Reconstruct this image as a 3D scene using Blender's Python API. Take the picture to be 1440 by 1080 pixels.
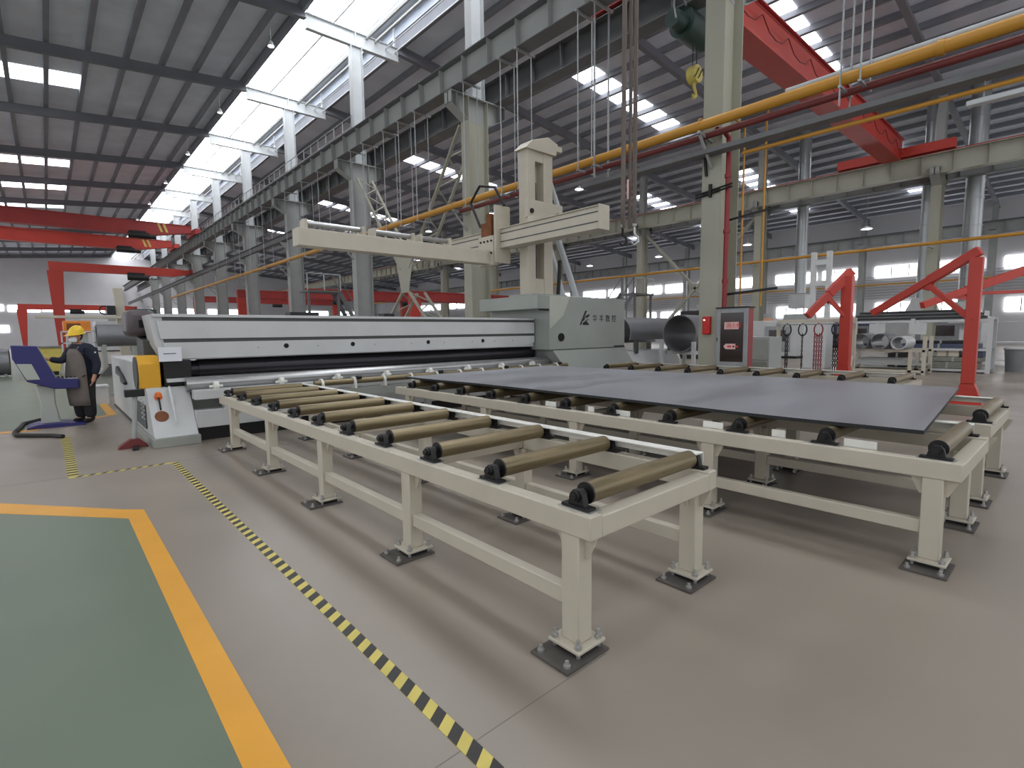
import bpy, bmesh, math, random
from mathutils import Vector, Matrix
random.seed(7)
sc = bpy.context.scene
for o in list(bpy.data.objects): bpy.data.objects.remove(o)
COL = sc.collection
R = math.radians
# ---------------------------------------------------------------- camera
def make_camera():
    f, yaw, pitch, roll = 728.63, R(41.774), R(5.674), R(-0.735)
    fh = Vector((math.sin(yaw), math.cos(yaw), 0)); r = Vector((math.cos(yaw), -math.sin(yaw), 0)); up = Vector((0, 0, 1))
    fw = fh*math.cos(pitch) - up*math.sin(pitch); u = fh*math.sin(pitch) + up*math.cos(pitch)
    r2 = r*math.cos(roll) + u*math.sin(roll); u2 = u*math.cos(roll) - r*math.sin(roll)
    cd = bpy.data.cameras.new('camera'); cd.sensor_width = 36; cd.lens = f/1440*36; cd.clip_start = .05; cd.clip_end = 500
    co = bpy.data.objects.new('camera', cd); COL.objects.link(co)
    m = Matrix((r2, u2, -fw)).transposed().to_4x4(); m.translation = (0, 0, 1.55)
    co.matrix_world = m; sc.camera = co
make_camera()
# ---------------------------------------------------------------- world, exposure
W = bpy.data.worlds.new('world'); sc.world = W; W.use_nodes = True
W.node_tree.nodes['Background'].inputs[0].default_value = (.93, .96, 1, 1)
W.node_tree.nodes['Background'].inputs[1].default_value = 1.05
SKY_EMIT = 5.0
sc.view_settings.view_transform = 'Standard'; sc.view_settings.look = 'None'
sc.view_settings.exposure = 0.12; sc.view_settings.gamma = 1; sc.view_settings.use_curve_mapping = False
# ---------------------------------------------------------------- materials
MAT = {}
def s2l(c):
    return tuple(((v/255)/12.92 if v/255 <= .04045 else ((v/255+.055)/1.055)**2.4) for v in c)
def mat(name, rgb, rough=.5, metal=0, var=.12, scale=3, bump=0, coat=0, stretch=None, emit=None, alpha=None, rvar=0):
    m = bpy.data.materials.new(name); m.use_nodes = True
    nt = m.node_tree; b = nt.nodes['Principled BSDF']; L = nt.links.new
    c = s2l(rgb)
    b.inputs['Roughness'].default_value = rough; b.inputs['Metallic'].default_value = metal
    if coat: b.inputs['Coat Weight'].default_value = coat; b.inputs['Coat Roughness'].default_value = .15
    tc = nt.nodes.new('ShaderNodeTexCoord'); mp = nt.nodes.new('ShaderNodeMapping'); L(tc.outputs['Object'], mp.inputs[0])
    if stretch: mp.inputs['Scale'].default_value = stretch
    n = nt.nodes.new('ShaderNodeTexNoise'); n.inputs['Scale'].default_value = scale; n.inputs['Detail'].default_value = 6
    L(mp.outputs[0], n.inputs['Vector'])
    mx = nt.nodes.new('ShaderNodeMix'); mx.data_type = 'RGBA'
    mx.inputs[6].default_value = (*[v*(1-var) for v in c], 1); mx.inputs[7].default_value = (*[min(1, v*(1+var)) for v in c], 1)
    cr = nt.nodes.new('ShaderNodeMapRange'); cr.inputs[1].default_value = .3; cr.inputs[2].default_value = .7
    L(n.outputs['Fac'], cr.inputs[0]); L(cr.outputs[0], mx.inputs[0]); L(mx.outputs[2], b.inputs['Base Color'])
    if rvar:
        rr = nt.nodes.new('ShaderNodeMapRange'); rr.inputs[3].default_value = rough-rvar; rr.inputs[4].default_value = rough+rvar
        rr.inputs[1].default_value = .3; rr.inputs[2].default_value = .7
        L(n.outputs['Fac'], rr.inputs[0]); L(rr.outputs[0], b.inputs['Roughness'])
    if bump:
        bp = nt.nodes.new('ShaderNodeBump'); bp.inputs['Strength'].default_value = bump; bp.inputs['Distance'].default_value = .02
        L(n.outputs['Fac'], bp.inputs['Height']); L(bp.outputs[0], b.inputs['Normal'])
    if emit: b.inputs['Emission Color'].default_value = (*s2l(emit[0]), 1); b.inputs['Emission Strength'].default_value = emit[1]
    if alpha is not None: b.inputs['Alpha'].default_value = alpha
    MAT[name] = m; return m
mat('concrete', (142, 132, 121), .36, 0, .09, .9, 0, rvar=.08)
mat('joint', (118, 111, 103), .6)
mat('green_floor', (104, 116, 99), .36, 0, .07, 1.2, rvar=.02)
mat('yellow_line', (222, 158, 42), .38, 0, .06, 2)
mat('tape_yellow', (205, 188, 96), .5, 0, .1, 6)
mat('tape_black', (44, 42, 40), .5, 0, .1, 6)
mat('cream', (190, 182, 166), .42, 0, .04, 4)
mat('machine_white', (194, 195, 195), .40, 0, .05, 2)
mat('machine_lit', (182, 186, 174), .40, 0, .05, 1.5)  # lighter machine tone, light on the chamfer put into the colour
mat('machine_green', (152, 157, 151), .38, 0, .05, 1.5)
mat('machine_base', (150, 152, 146), .5, 0, .06, 2)
mat('head_dark', (84, 76, 80), .45)
mat('stripe_dark', (74, 76, 74), .5)
mat('brass', (128, 115, 88), .38, .6, .22, 3, stretch=(1, 10, 10), rvar=.10)
mat('black', (26, 25, 26), .5, .2, .15, 5)
mat('pad_dark', (92, 88, 84), .55, .3, .2, 8)
mat('zinc', (190, 190, 188), .35, .8, .1, 12)
mat('plate', (138, 139, 145), .40, .3, .24, .8, stretch=(.22, 1.5, 1), rvar=.12)  # streaked base colour, bands of sheen painted in
mat('plate_edge_shade', (26, 28, 30), .6)  # near-black sides and underside, shadow below the plate painted in
mat('roll_dark', (58, 55, 60), .30, .7, .12, 1, stretch=(.3, 4, 4))
mat('roll_silver', (168, 168, 168), .28, .85, .14, 1.4, stretch=(.6, 4, 4))
mat('guard_yellow', (214, 158, 30), .45, 0, .06, 3)
mat('steel_grey', (158, 160, 158), .55, 0, .08, 1.2)
mat('steel_dark', (108, 109, 111), .6, 0, .12, 1.2)
mat('steel_light', (196, 200, 202), .5, 0, .05, 1.2)
mat('col_grey', (164, 163, 148), .5, 0, .06, .8)
mat('roof', (218, 225, 238), .7, 0, .10, .6)
mat('purlin', (126, 128, 136), .7, 0, .1, 1)
mat('rafter', (112, 113, 120), .65, 0, .1, 1)
mat('crane_red', (182, 56, 43), .45, 0, .08, 1)
mat('crane_red2', (158, 48, 46), .5, 0, .1, 1)
mat('pipe_yellow', (192, 138, 46), .38, 0, .08, 1, stretch=(1, .4, 1))
mat('pipe_red', (112, 46, 44), .45, 0, .1, 1)
mat('galv', (168, 171, 172), .4, .6, .12, 2)
mat('duct', (172, 175, 176), .33, .75, .10, .8)
mat('fire_red', (200, 34, 28), .4)
mat('cabinet_red', (140, 34, 40), .4)
mat('glass_dark', (48, 32, 30), .15, 0, .2, 2, coat=.5)
mat('sign_pink', (228, 186, 180), .5)
mat('sign_red', (206, 60, 56), .5)
mat('wall', (206, 205, 208), .7, 0, .06, .3)
mat('wall_low', (186, 186, 184), .7, 0, .06, .3)
mat('window', (255, 255, 255), .4, emit=((250, 252, 255), 5.0))
mat('mullion', (150, 152, 154), .5)
mat('sky_panel', (255, 255, 255), .4, emit=((248, 251, 255), SKY_EMIT))
mat('lamp', (255, 255, 255), .4, emit=((255, 253, 245), 9.0))
mat('paper', (222, 224, 230), .8, 0, .02)
mat('ink', (40, 42, 46), .8)
mat('white_line', (222, 221, 214), .5)
mat('console_blue', (38, 36, 104), .4, 0, .08, 2)
mat('console_grey', (176, 180, 172), .45, 0, .05, 2)
mat('skin', (182, 132, 108), .6, 0, .05, 6)
mat('navy', (30, 34, 52), .85, 0, .2, 8, .3)
mat('apron', (112, 104, 98), .85, 0, .12, 5, .3)
mat('trouser', (38, 36, 38), .85, 0, .2, 7, .3)
mat('helmet', (238, 196, 48), .3, 0, .03, 3)
mat('mask', (226, 228, 230), .8, 0, .03, 5)
mat('hair', (24, 21, 20), .7)
mat('rubber', (40, 38, 37), .7)
mat('rust', (120, 72, 40), .7, .2, .3, 6)
mat('orange', (226, 132, 40), .45)
mat('amber', (224, 110, 40), .3, 0, .05, 3)
mat('shell_grey', (128, 128, 132), .38, .5, .1, 1)
mat('sling', (112, 102, 96), .8, 0, .15, 4, stretch=(6, 6, .6))
mat('hoist_green', (42, 66, 60), .5)
mat('hole', (14, 14, 15), .8)
mat('bin_grey', (120, 124, 126), .5)
mat('dark_box', (40, 34, 34), .6)
mat('khaki', (126, 126, 116), .7)
mat('blue_grey', (70, 78, 100), .6)
# ---------------------------------------------------------------- mesh builder
class MB:
    def __init__(s): s.v = []; s.f = []
    def add(s, vs, fs):
        k = len(s.v); s.v += [Vector(p) for p in vs]; s.f += [[i+k for i in f] for f in fs]; return s
    def box(s, x0, x1, y0, y1, z0, z1):
        return s.add([(x0, y0, z0), (x1, y0, z0), (x1, y1, z0), (x0, y1, z0), (x0, y0, z1), (x1, y0, z1), (x1, y1, z1), (x0, y1, z1)],
                     [(3, 2, 1, 0), (4, 5, 6, 7), (0, 1, 5, 4), (1, 2, 6, 5), (2, 3, 7, 6), (3, 0, 4, 7)])
    def prism(s, poly, axis, a, b):
        """poly of 2-D points in the plane normal to axis: x->(y,z), y->(x,z), z->(x,y)"""
        def P(p, t): return {'x': (t, p[0], p[1]), 'y': (p[0], t, p[1]), 'z': (p[0], p[1], t)}[axis]
        n = len(poly)
        A = [P(p, a) for p in poly]; B = [P(p, b) for p in poly]
        fs = [list(range(n)), list(range(2*n-1, n-1, -1))]
        fs += [[(i+1) % n, i, n+i, n+(i+1) % n] for i in range(n)]
        return s.add(A+B, fs)
    def cyl(s, p0, p1, r0, r1=None, n=16, cap=True):
        p0 = Vector(p0); p1 = Vector(p1); r1 = r0 if r1 is None else r1
        d = (p1-p0).normalized(); a = d.orthogonal().normalized(); b = d.cross(a)
        vs = []
        for p, r in ((p0, r0), (p1, r1)):
            vs += [p + (a*math.cos(2*math.pi*i/n) + b*math.sin(2*math.pi*i/n))*r for i in range(n)]
        fs = [[i, (i+1) % n, n+(i+1) % n, n+i] for i in range(n)]
        if cap: fs += [list(range(n-1, -1, -1)), list(range(n, 2*n))]
        return s.add(vs, fs)
    def pipe(s, p0, p1, ro, ri, n=24):
        p0 = Vector(p0); p1 = Vector(p1); d = (p1-p0).normalized(); a = d.orthogonal().normalized(); b = d.cross(a); vs = []
        for p in (p0, p1):
            for r in (ro, ri):
                vs += [p + (a*math.cos(2*math.pi*i/n) + b*math.sin(2*math.pi*i/n))*r for i in range(n)]
        fs = []
        for i in range(n):
            j = (i+1) % n
            fs += [[i, j, 2*n+j, 2*n+i], [n+j, n+i, 3*n+i, 3*n+j], [j, i, n+i, n+j], [2*n+i, 2*n+j, 3*n+j, 3*n+i]]
        return s.add(vs, fs)
    def tube(s, pts, r, n=8, cap=True):
        pts = [Vector(p) for p in pts]; N = len(pts); rings = []; ref = None; vs = []
        for i, p in enumerate(pts):
            d = (pts[min(i+1, N-1)] - pts[max(i-1, 0)]).normalized()
            if ref is None: ref = d.orthogonal().normalized()
            a = (ref - d*ref.dot(d)).normalized(); ref = a; b = d.cross(a)
            rr = r[i] if isinstance(r, (list, tuple)) else r
            vs += [p + (a*math.cos(2*math.pi*k/n) + b*math.sin(2*math.pi*k/n))*rr for k in range(n)]
        fs = []
        for i in range(N-1):
            fs += [[i*n+k, i*n+(k+1) % n, (i+1)*n+(k+1) % n, (i+1)*n+k] for k in range(n)]
        if cap: fs += [list(range(n-1, -1, -1)), list(range((N-1)*n, N*n))]
        return s.add(vs, fs)
    def bar(s, p0, p1, w, h, up=(0, 0, 1)):
        """rectangular bar: w across, h along up"""
        p0 = Vector(p0); p1 = Vector(p1); d = (p1-p0).normalized(); up = Vector(up)
        if abs(d.dot(up)) > .99: up = Vector((1, 0, 0))
        a = d.cross(up).normalized()*w/2; b = a.cross(d).normalized()*h/2
        vs = [p0-a-b, p0+a-b, p0+a+b, p0-a+b, p1-a-b, p1+a-b, p1+a+b, p1-a+b]
        return s.add(vs, [(3, 2, 1, 0), (4, 5, 6, 7), (0, 1, 5, 4), (1, 2, 6, 5), (2, 3, 7, 6), (3, 0, 4, 7)])
    def ibeam(s, p0, p1, h, w, t=.02, tw=.012, up=(0, 0, 1)):
        p0 = Vector(p0); p1 = Vector(p1); d = (p1-p0).normalized(); up = Vector(up)
        if abs(d.dot(up)) > .99: up = Vector((1, 0, 0))
        a = d.cross(up).normalized(); b = a.cross(d).normalized()
        for o in (h/2-t/2, -h/2+t/2): s.bar(p0+b*o, p1+b*o, w, t, up)
        return s.bar(p0, p1, tw, h-2*t, up)
    def lathe(s, prof, c, n=24, axis='z'):
        vs = []
        for r, h in prof:
            for k in range(n):
                a = 2*math.pi*k/n; q = (r*math.cos(a), r*math.sin(a), h)
                if axis == 'x': q = (h, q[0], q[1])
                if axis == 'y': q = (q[0], h, q[1])
                vs.append(Vector(c)+Vector(q))
        fs = []
        for i in range(len(prof)-1):
            fs += [[i*n+k, i*n+(k+1) % n, (i+1)*n+(k+1) % n, (i+1)*n+k] for k in range(n)]
        fs += [list(range(n-1, -1, -1)), list(range((len(prof)-1)*n, len(prof)*n))]
        return s.add(vs, fs)
    def mesh(s, name, mt, off=(0, 0, 0), smooth=True):
        off = Vector(off); me = bpy.data.meshes.new(name); me.from_pydata([v-off for v in s.v], [], s.f)
        bm = bmesh.new(); bm.from_mesh(me); bmesh.ops.recalc_face_normals(bm, faces=bm.faces[:]); bm.to_mesh(me); bm.free()
        me.materials.append(MAT[mt])
        if smooth: me.shade_smooth(); me.set_sharp_from_angle(angle=R(32))
        return me
def woff(o):
    v = Vector((0, 0, 0))
    while o: v += o.location; o = o.parent
    return v
def props(o, label=None, cat=None, group=None, kind=None):
    if label: o['label'] = label
    if cat: o['category'] = cat
    if group: o['group'] = group
    if kind: o['kind'] = kind
    return o
def thing(name, label, cat, loc=(0, 0, 0), group=None):
    o = bpy.data.objects.new(name, None); o.empty_display_size = .1; COL.objects.link(o); o.location = loc
    return props(o, label, cat, group)
def part(name, mb, mt, parent=None, bevel=0, smooth=True, label=None):
    me = mb.mesh(name, mt, woff(parent) if parent else (0, 0, 0), smooth)
    return link(name, me, parent, bevel, label)
def link(name, me, parent=None, bevel=0, label=None, loc=None):
    o = bpy.data.objects.new(name, me); COL.objects.link(o)
    if parent: o.parent = parent
    if loc is not None: o.location = loc
    if bevel:
        b = o.modifiers.new('bevel', 'BEVEL'); b.width = bevel; b.segments = 2; b.limit_method = 'ANGLE'
    if label: o['label'] = label
    return o
def solo(name, mb, mt, label, cat, loc, group=None, bevel=0, smooth=True):
    """a thing that is one mesh, with its origin at loc"""
    o = link(name, mb.mesh(name, mt, loc, smooth), None, bevel); o.location = loc
    return props(o, label, cat, group)
def struct(name, mb=None, mt=None, label=None):
    if mb is None:
        o = bpy.data.objects.new(name, None); COL.objects.link(o)
    else: o = part(name, mb, mt)
    o['kind'] = 'structure'
    if label: o['label'] = label
    return o
KIDS = {}
def tree_copy(root, loc, label=None, group=None):
    ch = [o for o in bpy.data.objects if o.parent == root]
    r = root.copy(); COL.objects.link(r); r.location = loc
    if label: r['label'] = label
    if group: r['group'] = group
    for c in ch:
        d = c.copy(); COL.objects.link(d); d.parent = r
        for g in [o for o in bpy.data.objects if o.parent == c]:
            e = g.copy(); COL.objects.link(e); e.parent = d
    return r
def text_mesh(name, body, size, mt, origin, ax, ay, depth=.002):
    """flat lettering: origin lower-left, ax along the line, ay up"""
    cu = bpy.data.curves.new(name, 'FONT'); cu.body = body; cu.size = size; cu.extrude = depth/2
    tmp = bpy.data.objects.new(name+'_tmp', cu); COL.objects.link(tmp)
    dg = bpy.context.evaluated_depsgraph_get(); dg.update()
    me = bpy.data.meshes.new_from_object(tmp.evaluated_get(dg)); bpy.data.objects.remove(tmp); bpy.data.curves.remove(cu)
    ax = Vector(ax).normalized(); ay = Vector(ay).normalized(); az = ax.cross(ay)
    for v in me.vertices: v.co = Vector(origin) + ax*v.co.x + ay*v.co.y + az*v.co.z
    me.materials.clear(); me.materials.append(MAT[mt]); return me
# ================================================================ SETTING
FY = [5.95+9.1*i for i in range(-2, 13)]        # frame lines
CX1, CX2, CX3 = 11.9, 35.6, 59.3                # column lines
def build_setting():
    fl = struct('floor', MB().box(-30, 60, -20, 116, -.2, 0), 'concrete', 'glossy grey concrete factory floor')
    for y in (1.47, 7.56, 16, 24): part('floor_joint', MB().box(.6 if y < 2 else -20, 1.9 if y < 2 else 60, y, y+.005, 0, .0006), 'joint', fl)
    # green walkway and its yellow border
    g = [(-9, -6), (.42, -6), (.42, 5.55), (.30, 5.66), (-9, 12.6)]
    m = MB().prism([(-30, -8), (.41, -8), (.41, 5.42), (.33, 5.52), (-.62, 6.62), (-2.6, 8.97), (-30, 8.97)], 'z', 0, .002)
    props(part('green_walkway', m, 'green_floor'), 'green painted walkway area edged by the yellow lane line', 'floor marking')
    m = MB().prism([(.41, -8), (.54, -8), (.54, 5.62), (.41, 5.74), (-.52, 6.90), (-2.6, 9.37), (-2.6, 8.97), (-.62, 6.62), (.33, 5.52), (.41, 5.42)], 'z', 0, .0035)
    props(part('lane_line', m, 'yellow_line'), 'wide yellow painted line bordering the green walkway', 'floor marking')
    m = MB().prism([(-6, 13.2), (-.3, 12.0), (.8, 13.2), (.8, 40), (-6, 60)], 'z', 0, .002)
    props(part('green_walkway', m, 'green_floor'), 'green painted floor patch beyond the blue control console', 'floor marking')
    m = MB().prism([(-6, 13.05), (-.3, 11.8), (.95, 13.1), (.95, 40), (.8, 40), (.8, 13.2), (-.3, 12.0), (-6, 13.2)], 'z', 0, .003)
    props(part('lane_line', m, 'yellow_line'), 'yellow painted line passing under the blue control console', 'floor marking')
    # hazard tape: yellow strip with black stripes, each stripe a part
    t = thing('hazard_tape', 'yellow and black striped hazard tape running beside the near roller table', 'floor tape', (1.08, .6, 0))
    part('tape', MB().box(1.035, 1.105, .2, 7.52, 0, .002), 'tape_yellow', t)
    sm = MB().prism([(-.035, 0), (.035, .045), (.035, .105), (-.035, .06)], 'z', .002, .003).mesh('stripe', 'tape_black')
    for i in range(60): link('stripe', sm, t, loc=(1.07-1.08, .3+i*.12-.6, 0))
    t = thing('hazard_tape', 'short striped hazard tape across the aisle in front of the rolling machine', 'floor tape', (.1, 7.6, 0))
    part('tape', MB().box(.07, 1.03, 7.47, 7.53, 0, .002), 'tape_yellow', t)
    sm2 = MB().prism([(0, -.03), (.05, -.03), (.09, .03), (.04, .03)], 'z', .002, .003).mesh('stripe', 'tape_black')
    for i in range(8): link('stripe', sm2, t, loc=(.12+i*.11-.1, 7.5-7.6, 0))
    t = thing('hazard_tape', 'striped hazard tape beside the blue control console', 'floor tape', (.1, 9, 0))
    part('tape', MB().box(.06, .16, 7.55, 10.7, 0, .002), 'tape_yellow', t)
    sm3 = MB().box(-.05, .05, 0, .07, .002, .003).mesh('stripe', 'tape_black')
    for i in range(21): link('stripe', sm3, t, loc=(.11-.1, 7.6+i*.148-9, 0))
    # walls
    w = struct('wall_far', MB().box(-30, 60, 116, 116.3, 0, 17), 'wall', 'pale grey end wall of the hall')
    k = 1
    for (x0, x1, z0, z1) in [(-9, -4.7, 6.0, 7.0), (-4.2, -.4, 5.9, 6.9), (-.1, 3.4, 6.0, 6.9), (4.4, 8.0, 6.0, 6.9), (-9, -4.3, 2.6, 3.7), (15, 22, 5.9, 6.8), (24, 32, 5.9, 6.8), (40, 48, 5.9, 6.8), (50, 57, 5.9, 6.8)]:
        o = struct('window_%d' % k, MB().box(x0, x1, 115.9, 116.0, z0, z1), 'window', 'bright strip window'); k += 1
        for i in range(1, 3): part('mullion', MB().box(x0+(x1-x0)*i/3-.05, x0+(x1-x0)*i/3+.05, 115.84, 115.9, z0, z1), 'mullion', o)
    struct('wall_right', MB().box(59.9, 60.2, -20, 116, 0, 14), 'wall', 'grey side wall with two strips of windows')
    yy = -12
    for i in range(12):
        y0 = -12+i*9.1
        for (a, b, z0, z1) in [(.4, 3.6, 6.35, 7.35), (4.2, 8.2, 6.35, 7.35), (.6, 4.2, 2.8, 3.9), (5.0, 8.0, 2.8, 3.9)]:
            o = struct('window_%d' % k, MB().box(59.78, 59.9, y0+a, y0+b, z0, z1), 'window', 'bright strip window'); k += 1
            n = 3
            for j in range(1, n): part('mullion', MB().box(59.72, 59.78, y0+a+(b-a)*j/n-.04, y0+a+(b-a)*j/n+.04, z0, z1), 'mullion', o)
    for i in range(9):
        part('wall_rail', MB().box(59.7, 59.78, -20, 116, 4.35+i*.25, 4.40+i*.25), 'mullion', bpy.data.objects['wall_right'])
build_setting()
ZR, SL = 16.25, .09     # roof height beside the ridge monitor and its fall
def roof_z(x):
    return ZR - SL*(9.6-x) if x < 11.9 else ZR - SL*(x-14.2)
def build_roof():
    c = struct('ceiling'); c['label'] = 'dark corrugated steel roof with purlins and skylight strips'
    Y0, Y1 = FY[0]-4, 116
    for (xa, xb) in ((-13, 9.6), (14.2, 60)):
        za, zb = roof_z(xa), roof_z(xb)
        part('roof_sheet', MB().prism([(xa, za), (xb, zb), (xb, zb+.08), (xa, za+.08)], 'y', Y0, Y1), 'roof', c)
        x = xa+.3
        while x < xb:
            z = roof_z(x)
            part('purlin', MB().box(x-.05, x+.15, Y0, Y1, z-.27, z-.002), 'purlin', c)
            x += 1.52
    for y in FY:
        for (xa, xb) in ((-13, 9.6), (14.2, 60)):
            za, zb = roof_z(xa)-.27, roof_z(xb)-.27
            m = MB().prism([(xa, za), (xb, zb), (xb, zb-.5), (xa, za-.5)], 'y', y-.008, y+.008)
            m.prism([(xa, za-.5), (xb, zb-.5), (xb, zb-.52), (xa, za-.52)], 'y', y-.13, y+.13)
            part('rafter', m, 'rafter', c)
    # translucent strips: each pane between two purlins is a piece of its own
    def strip(xa, xb, y0, y1):
        x = (-13+.3 if xb < 10 else 14.2+.3)
        while x+1.52 < xb+.2:
            if x >= xa-.2:
                a, b = x+.16, x+1.46
                za, zb = roof_z(a), roof_z(b)
                part('skylight_pane', MB().prism([(a, za-.03), (b, zb-.03), (b, zb-.005), (a, za-.005)], 'y', y0, y1), 'sky_panel', c)
            x += 1.52
    for y in (-7, 2, 10.5, 19.6, 37.2, 55.2, 64.2, 73.4, 82.4, 91.5): strip(-8, 3.8, y, y+2.0)  # strips nearest the camera are out of view, added for light
    for y in (-8.5, 0.6, 9.4, 18.5, 36.6, 54.4, 63.5, 72.6, 90): strip(21.3, 33.5, y, y+1.5)
    for y in (-8.5, 9.3, 18.4, 27.5, 36.6, 54.4, 72.6): strip(40, 55, y, y+1.6)
    # ridge monitor: a raised translucent strip over the column line
    mt = part('monitor_edge', MB().box(9.45, 9.6, Y0, Y1, 15.75, 16.35), 'purlin', c)
    part('monitor_edge', MB().box(14.2, 14.35, Y0, Y1, 15.75, 16.35), 'purlin', c)
    for i in range(len(FY)-1):
        ya, yb = FY[i], FY[i+1]
        for (xa, xb) in ((9.65, 11.55), (11.7, 13.3)):
            for j in range(3):
                a = ya+(yb-ya)*j/3+.03; b = ya+(yb-ya)*(j+1)/3-.03
                if xa < 10 or i % 1 == 0:
                    part('skylight_pane', MB().box(xa, xb, a, b, 16.9, 16.93), 'sky_panel', c)
        part('monitor_glazing', MB().box(9.58, 9.62, ya+.15, yb-.15, 16.37, 16.88), 'sky_panel', c)
    for x in (11.6, 13.35, 13.9):
        part('monitor_purlin', MB().box(x, x+.08, Y0, Y1, 16.72, 16.89), 'steel_light', c)
    for x in (12.5, 12.95):
        part('monitor_tie', MB().cyl((x, Y0, 15.62), (x, Y1, 15.62), .06, n=8), 'steel_grey', c)
    for x in (13.5, 14.0):
        part('monitor_tie', MB().cyl((x, Y0, 15.5), (x, Y1, 15.5), .035, n=6), 'steel_light', c)
    part('monitor_top', MB().box(13.32, 14.35, Y0, Y1, 16.9, 16.95), 'roof', c)
    part('monitor_side', MB().box(14.22, 14.27, Y0, Y1, 16.3, 16.9), 'roof', c)
build_roof()
# ---------------------------------------------------------------- columns
def column(cx, y, name, label, group, mt='col_grey', full=True):
    t = thing(name, label, 'column', (cx, y, 0), group)
    w = .225
    part('base_plate', MB().box(cx-.7, cx+.7, y-.4, y+.4, 0, .04), 'steel_grey', t)
    part('shaft', MB().box(cx-.5, cx-.475, y-w, y+w, .04, 9.66).box(cx+.335, cx+.36, y-w, y+w, .04, 9.66).box(cx-.475, cx+.335, y-.012, y+.012, .04, 9.66), mt, t)
    # corbel carrying a runway beam on each side
    m = MB().prism([(cx-1.2, 9.68), (cx+1.2, 9.68), (cx+1.2, 9.3), (cx+.5, 8.9), (cx-.5, 8.9), (cx-1.2, 9.3)], 'y', y-.02, y+.02)
    m.box(cx-1.2, cx+1.2, y-.2, y+.2, 9.66, 9.70)
    m.add([(cx-1.2, y-.2, 9.3), (cx-.5, y-.2, 8.9), (cx-.5, y+.2, 8.9), (cx-1.2, y+.2, 9.3), (cx-1.2, y-.2, 9.28), (cx-.5, y-.2, 8.88), (cx-.5, y+.2, 8.88), (cx-1.2, y+.2, 9.28)], [(0, 1, 2, 3), (7, 6, 5, 4), (0, 4, 5, 1), (1, 5, 6, 2), (2, 6, 7, 3), (3, 7, 4, 0)])
    m.add([(cx+.5, y-.2, 8.9), (cx+1.2, y-.2, 9.3), (cx+1.2, y+.2, 9.3), (cx+.5, y+.2, 8.9), (cx+.5, y-.2, 8.88), (cx+1.2, y-.2, 9.28), (cx+1.2, y+.2, 9.28), (cx+.5, y+.2, 8.88)], [(0, 1, 2, 3), (7, 6, 5, 4), (0, 4, 5, 1), (1, 5, 6, 2), (2, 6, 7, 3), (3, 7, 4, 0)])
    m.box(cx-1.2, cx-1.18, y-.2, y+.2, 9.28, 9.68).box(cx+1.18, cx+1.2, y-.2, y+.2, 9.28, 9.68)
    for x in (cx-.95, cx+.95): m.box(x-.01, x+.01, y-.19, y+.19, 9.2, 9.68)
    part('corbel', m, 'steel_grey', t)
    if cx < 20: part('pipe_bracket', MB().bar((cx-.5, y, 5.72), (cx-1.12, y, 5.79), .06, .06).bar((cx-.5, y, 5.15), (cx-1.05, y, 5.74), .05, .05), 'steel_grey', t)
    elif cx < 40: part('pipe_bracket', MB().bar((cx-.5, y, 5.68), (cx-1.4, y, 5.70), .06, .06), 'steel_grey', t)
    zt = roof_z(cx)-.9 if cx > 20 else 15.1
    m = MB().box(cx-.28, cx-.26, y-.18, y+.18, 9.7, zt).box(cx+.26, cx+.28, y-.18, y+.18, 9.7, zt).box(cx-.26, cx+.26, y-.008, y+.008, 9.7, zt)
    part('upper_shaft', m, 'steel_light' if cx < 20 else 'steel_grey', t)
    if cx < 20:      # the double haunch that carries the ridge monitor
        m = MB().prism([(9.6, 15.72), (cx, 15.72), (14.2, 15.72), (14.2, 15.15), (cx+.4, 15.05), (cx-.4, 15.05), (9.6, 15.15)], 'y', y-.008, y+.008)
        m.box(9.6, 14.2, y-.12, y+.12, 15.7, 15.72).box(9.6, 14.2, y-.12, y+.12, 15.06, 15.08)
        m.box(cx-.02, cx+.02, y-.12, y+.12, 15.08, 15.7)
        part('haunch', m, 'steel_light', t)
        m = MB()
        for x in (9.75, cx, 14.0): m.box(x-.04, x+.04, y-.04, y+.04, 15.72, 16.88)
        part('monitor_post', m, 'steel_light', t)
    return t
for i, y in enumerate(FY[2:12]):
    if i == 0: column(CX1, y, 'steel_column', 'grey steel column carrying the red fire hose cabinet and alarm box', 'columns of the near crane runway')
    else: column(CX1, y, 'steel_column', 'grey stepped steel column under the near crane runway behind the rolling machine', 'columns of the near crane runway', 'steel_grey' if i > 1 else 'col_grey')
for i, y in enumerate(FY[1:9]):
    column(CX2, y, 'steel_column', 'grey steel column under the far crane runway beyond the storage racks', 'columns of the far crane runway')
for i, y in enumerate(FY[1:9]):
    column(CX3-1.0, y, 'steel_column', 'grey steel column standing against the windowed side wall', 'columns along the side wall', 'steel_grey')
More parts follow.
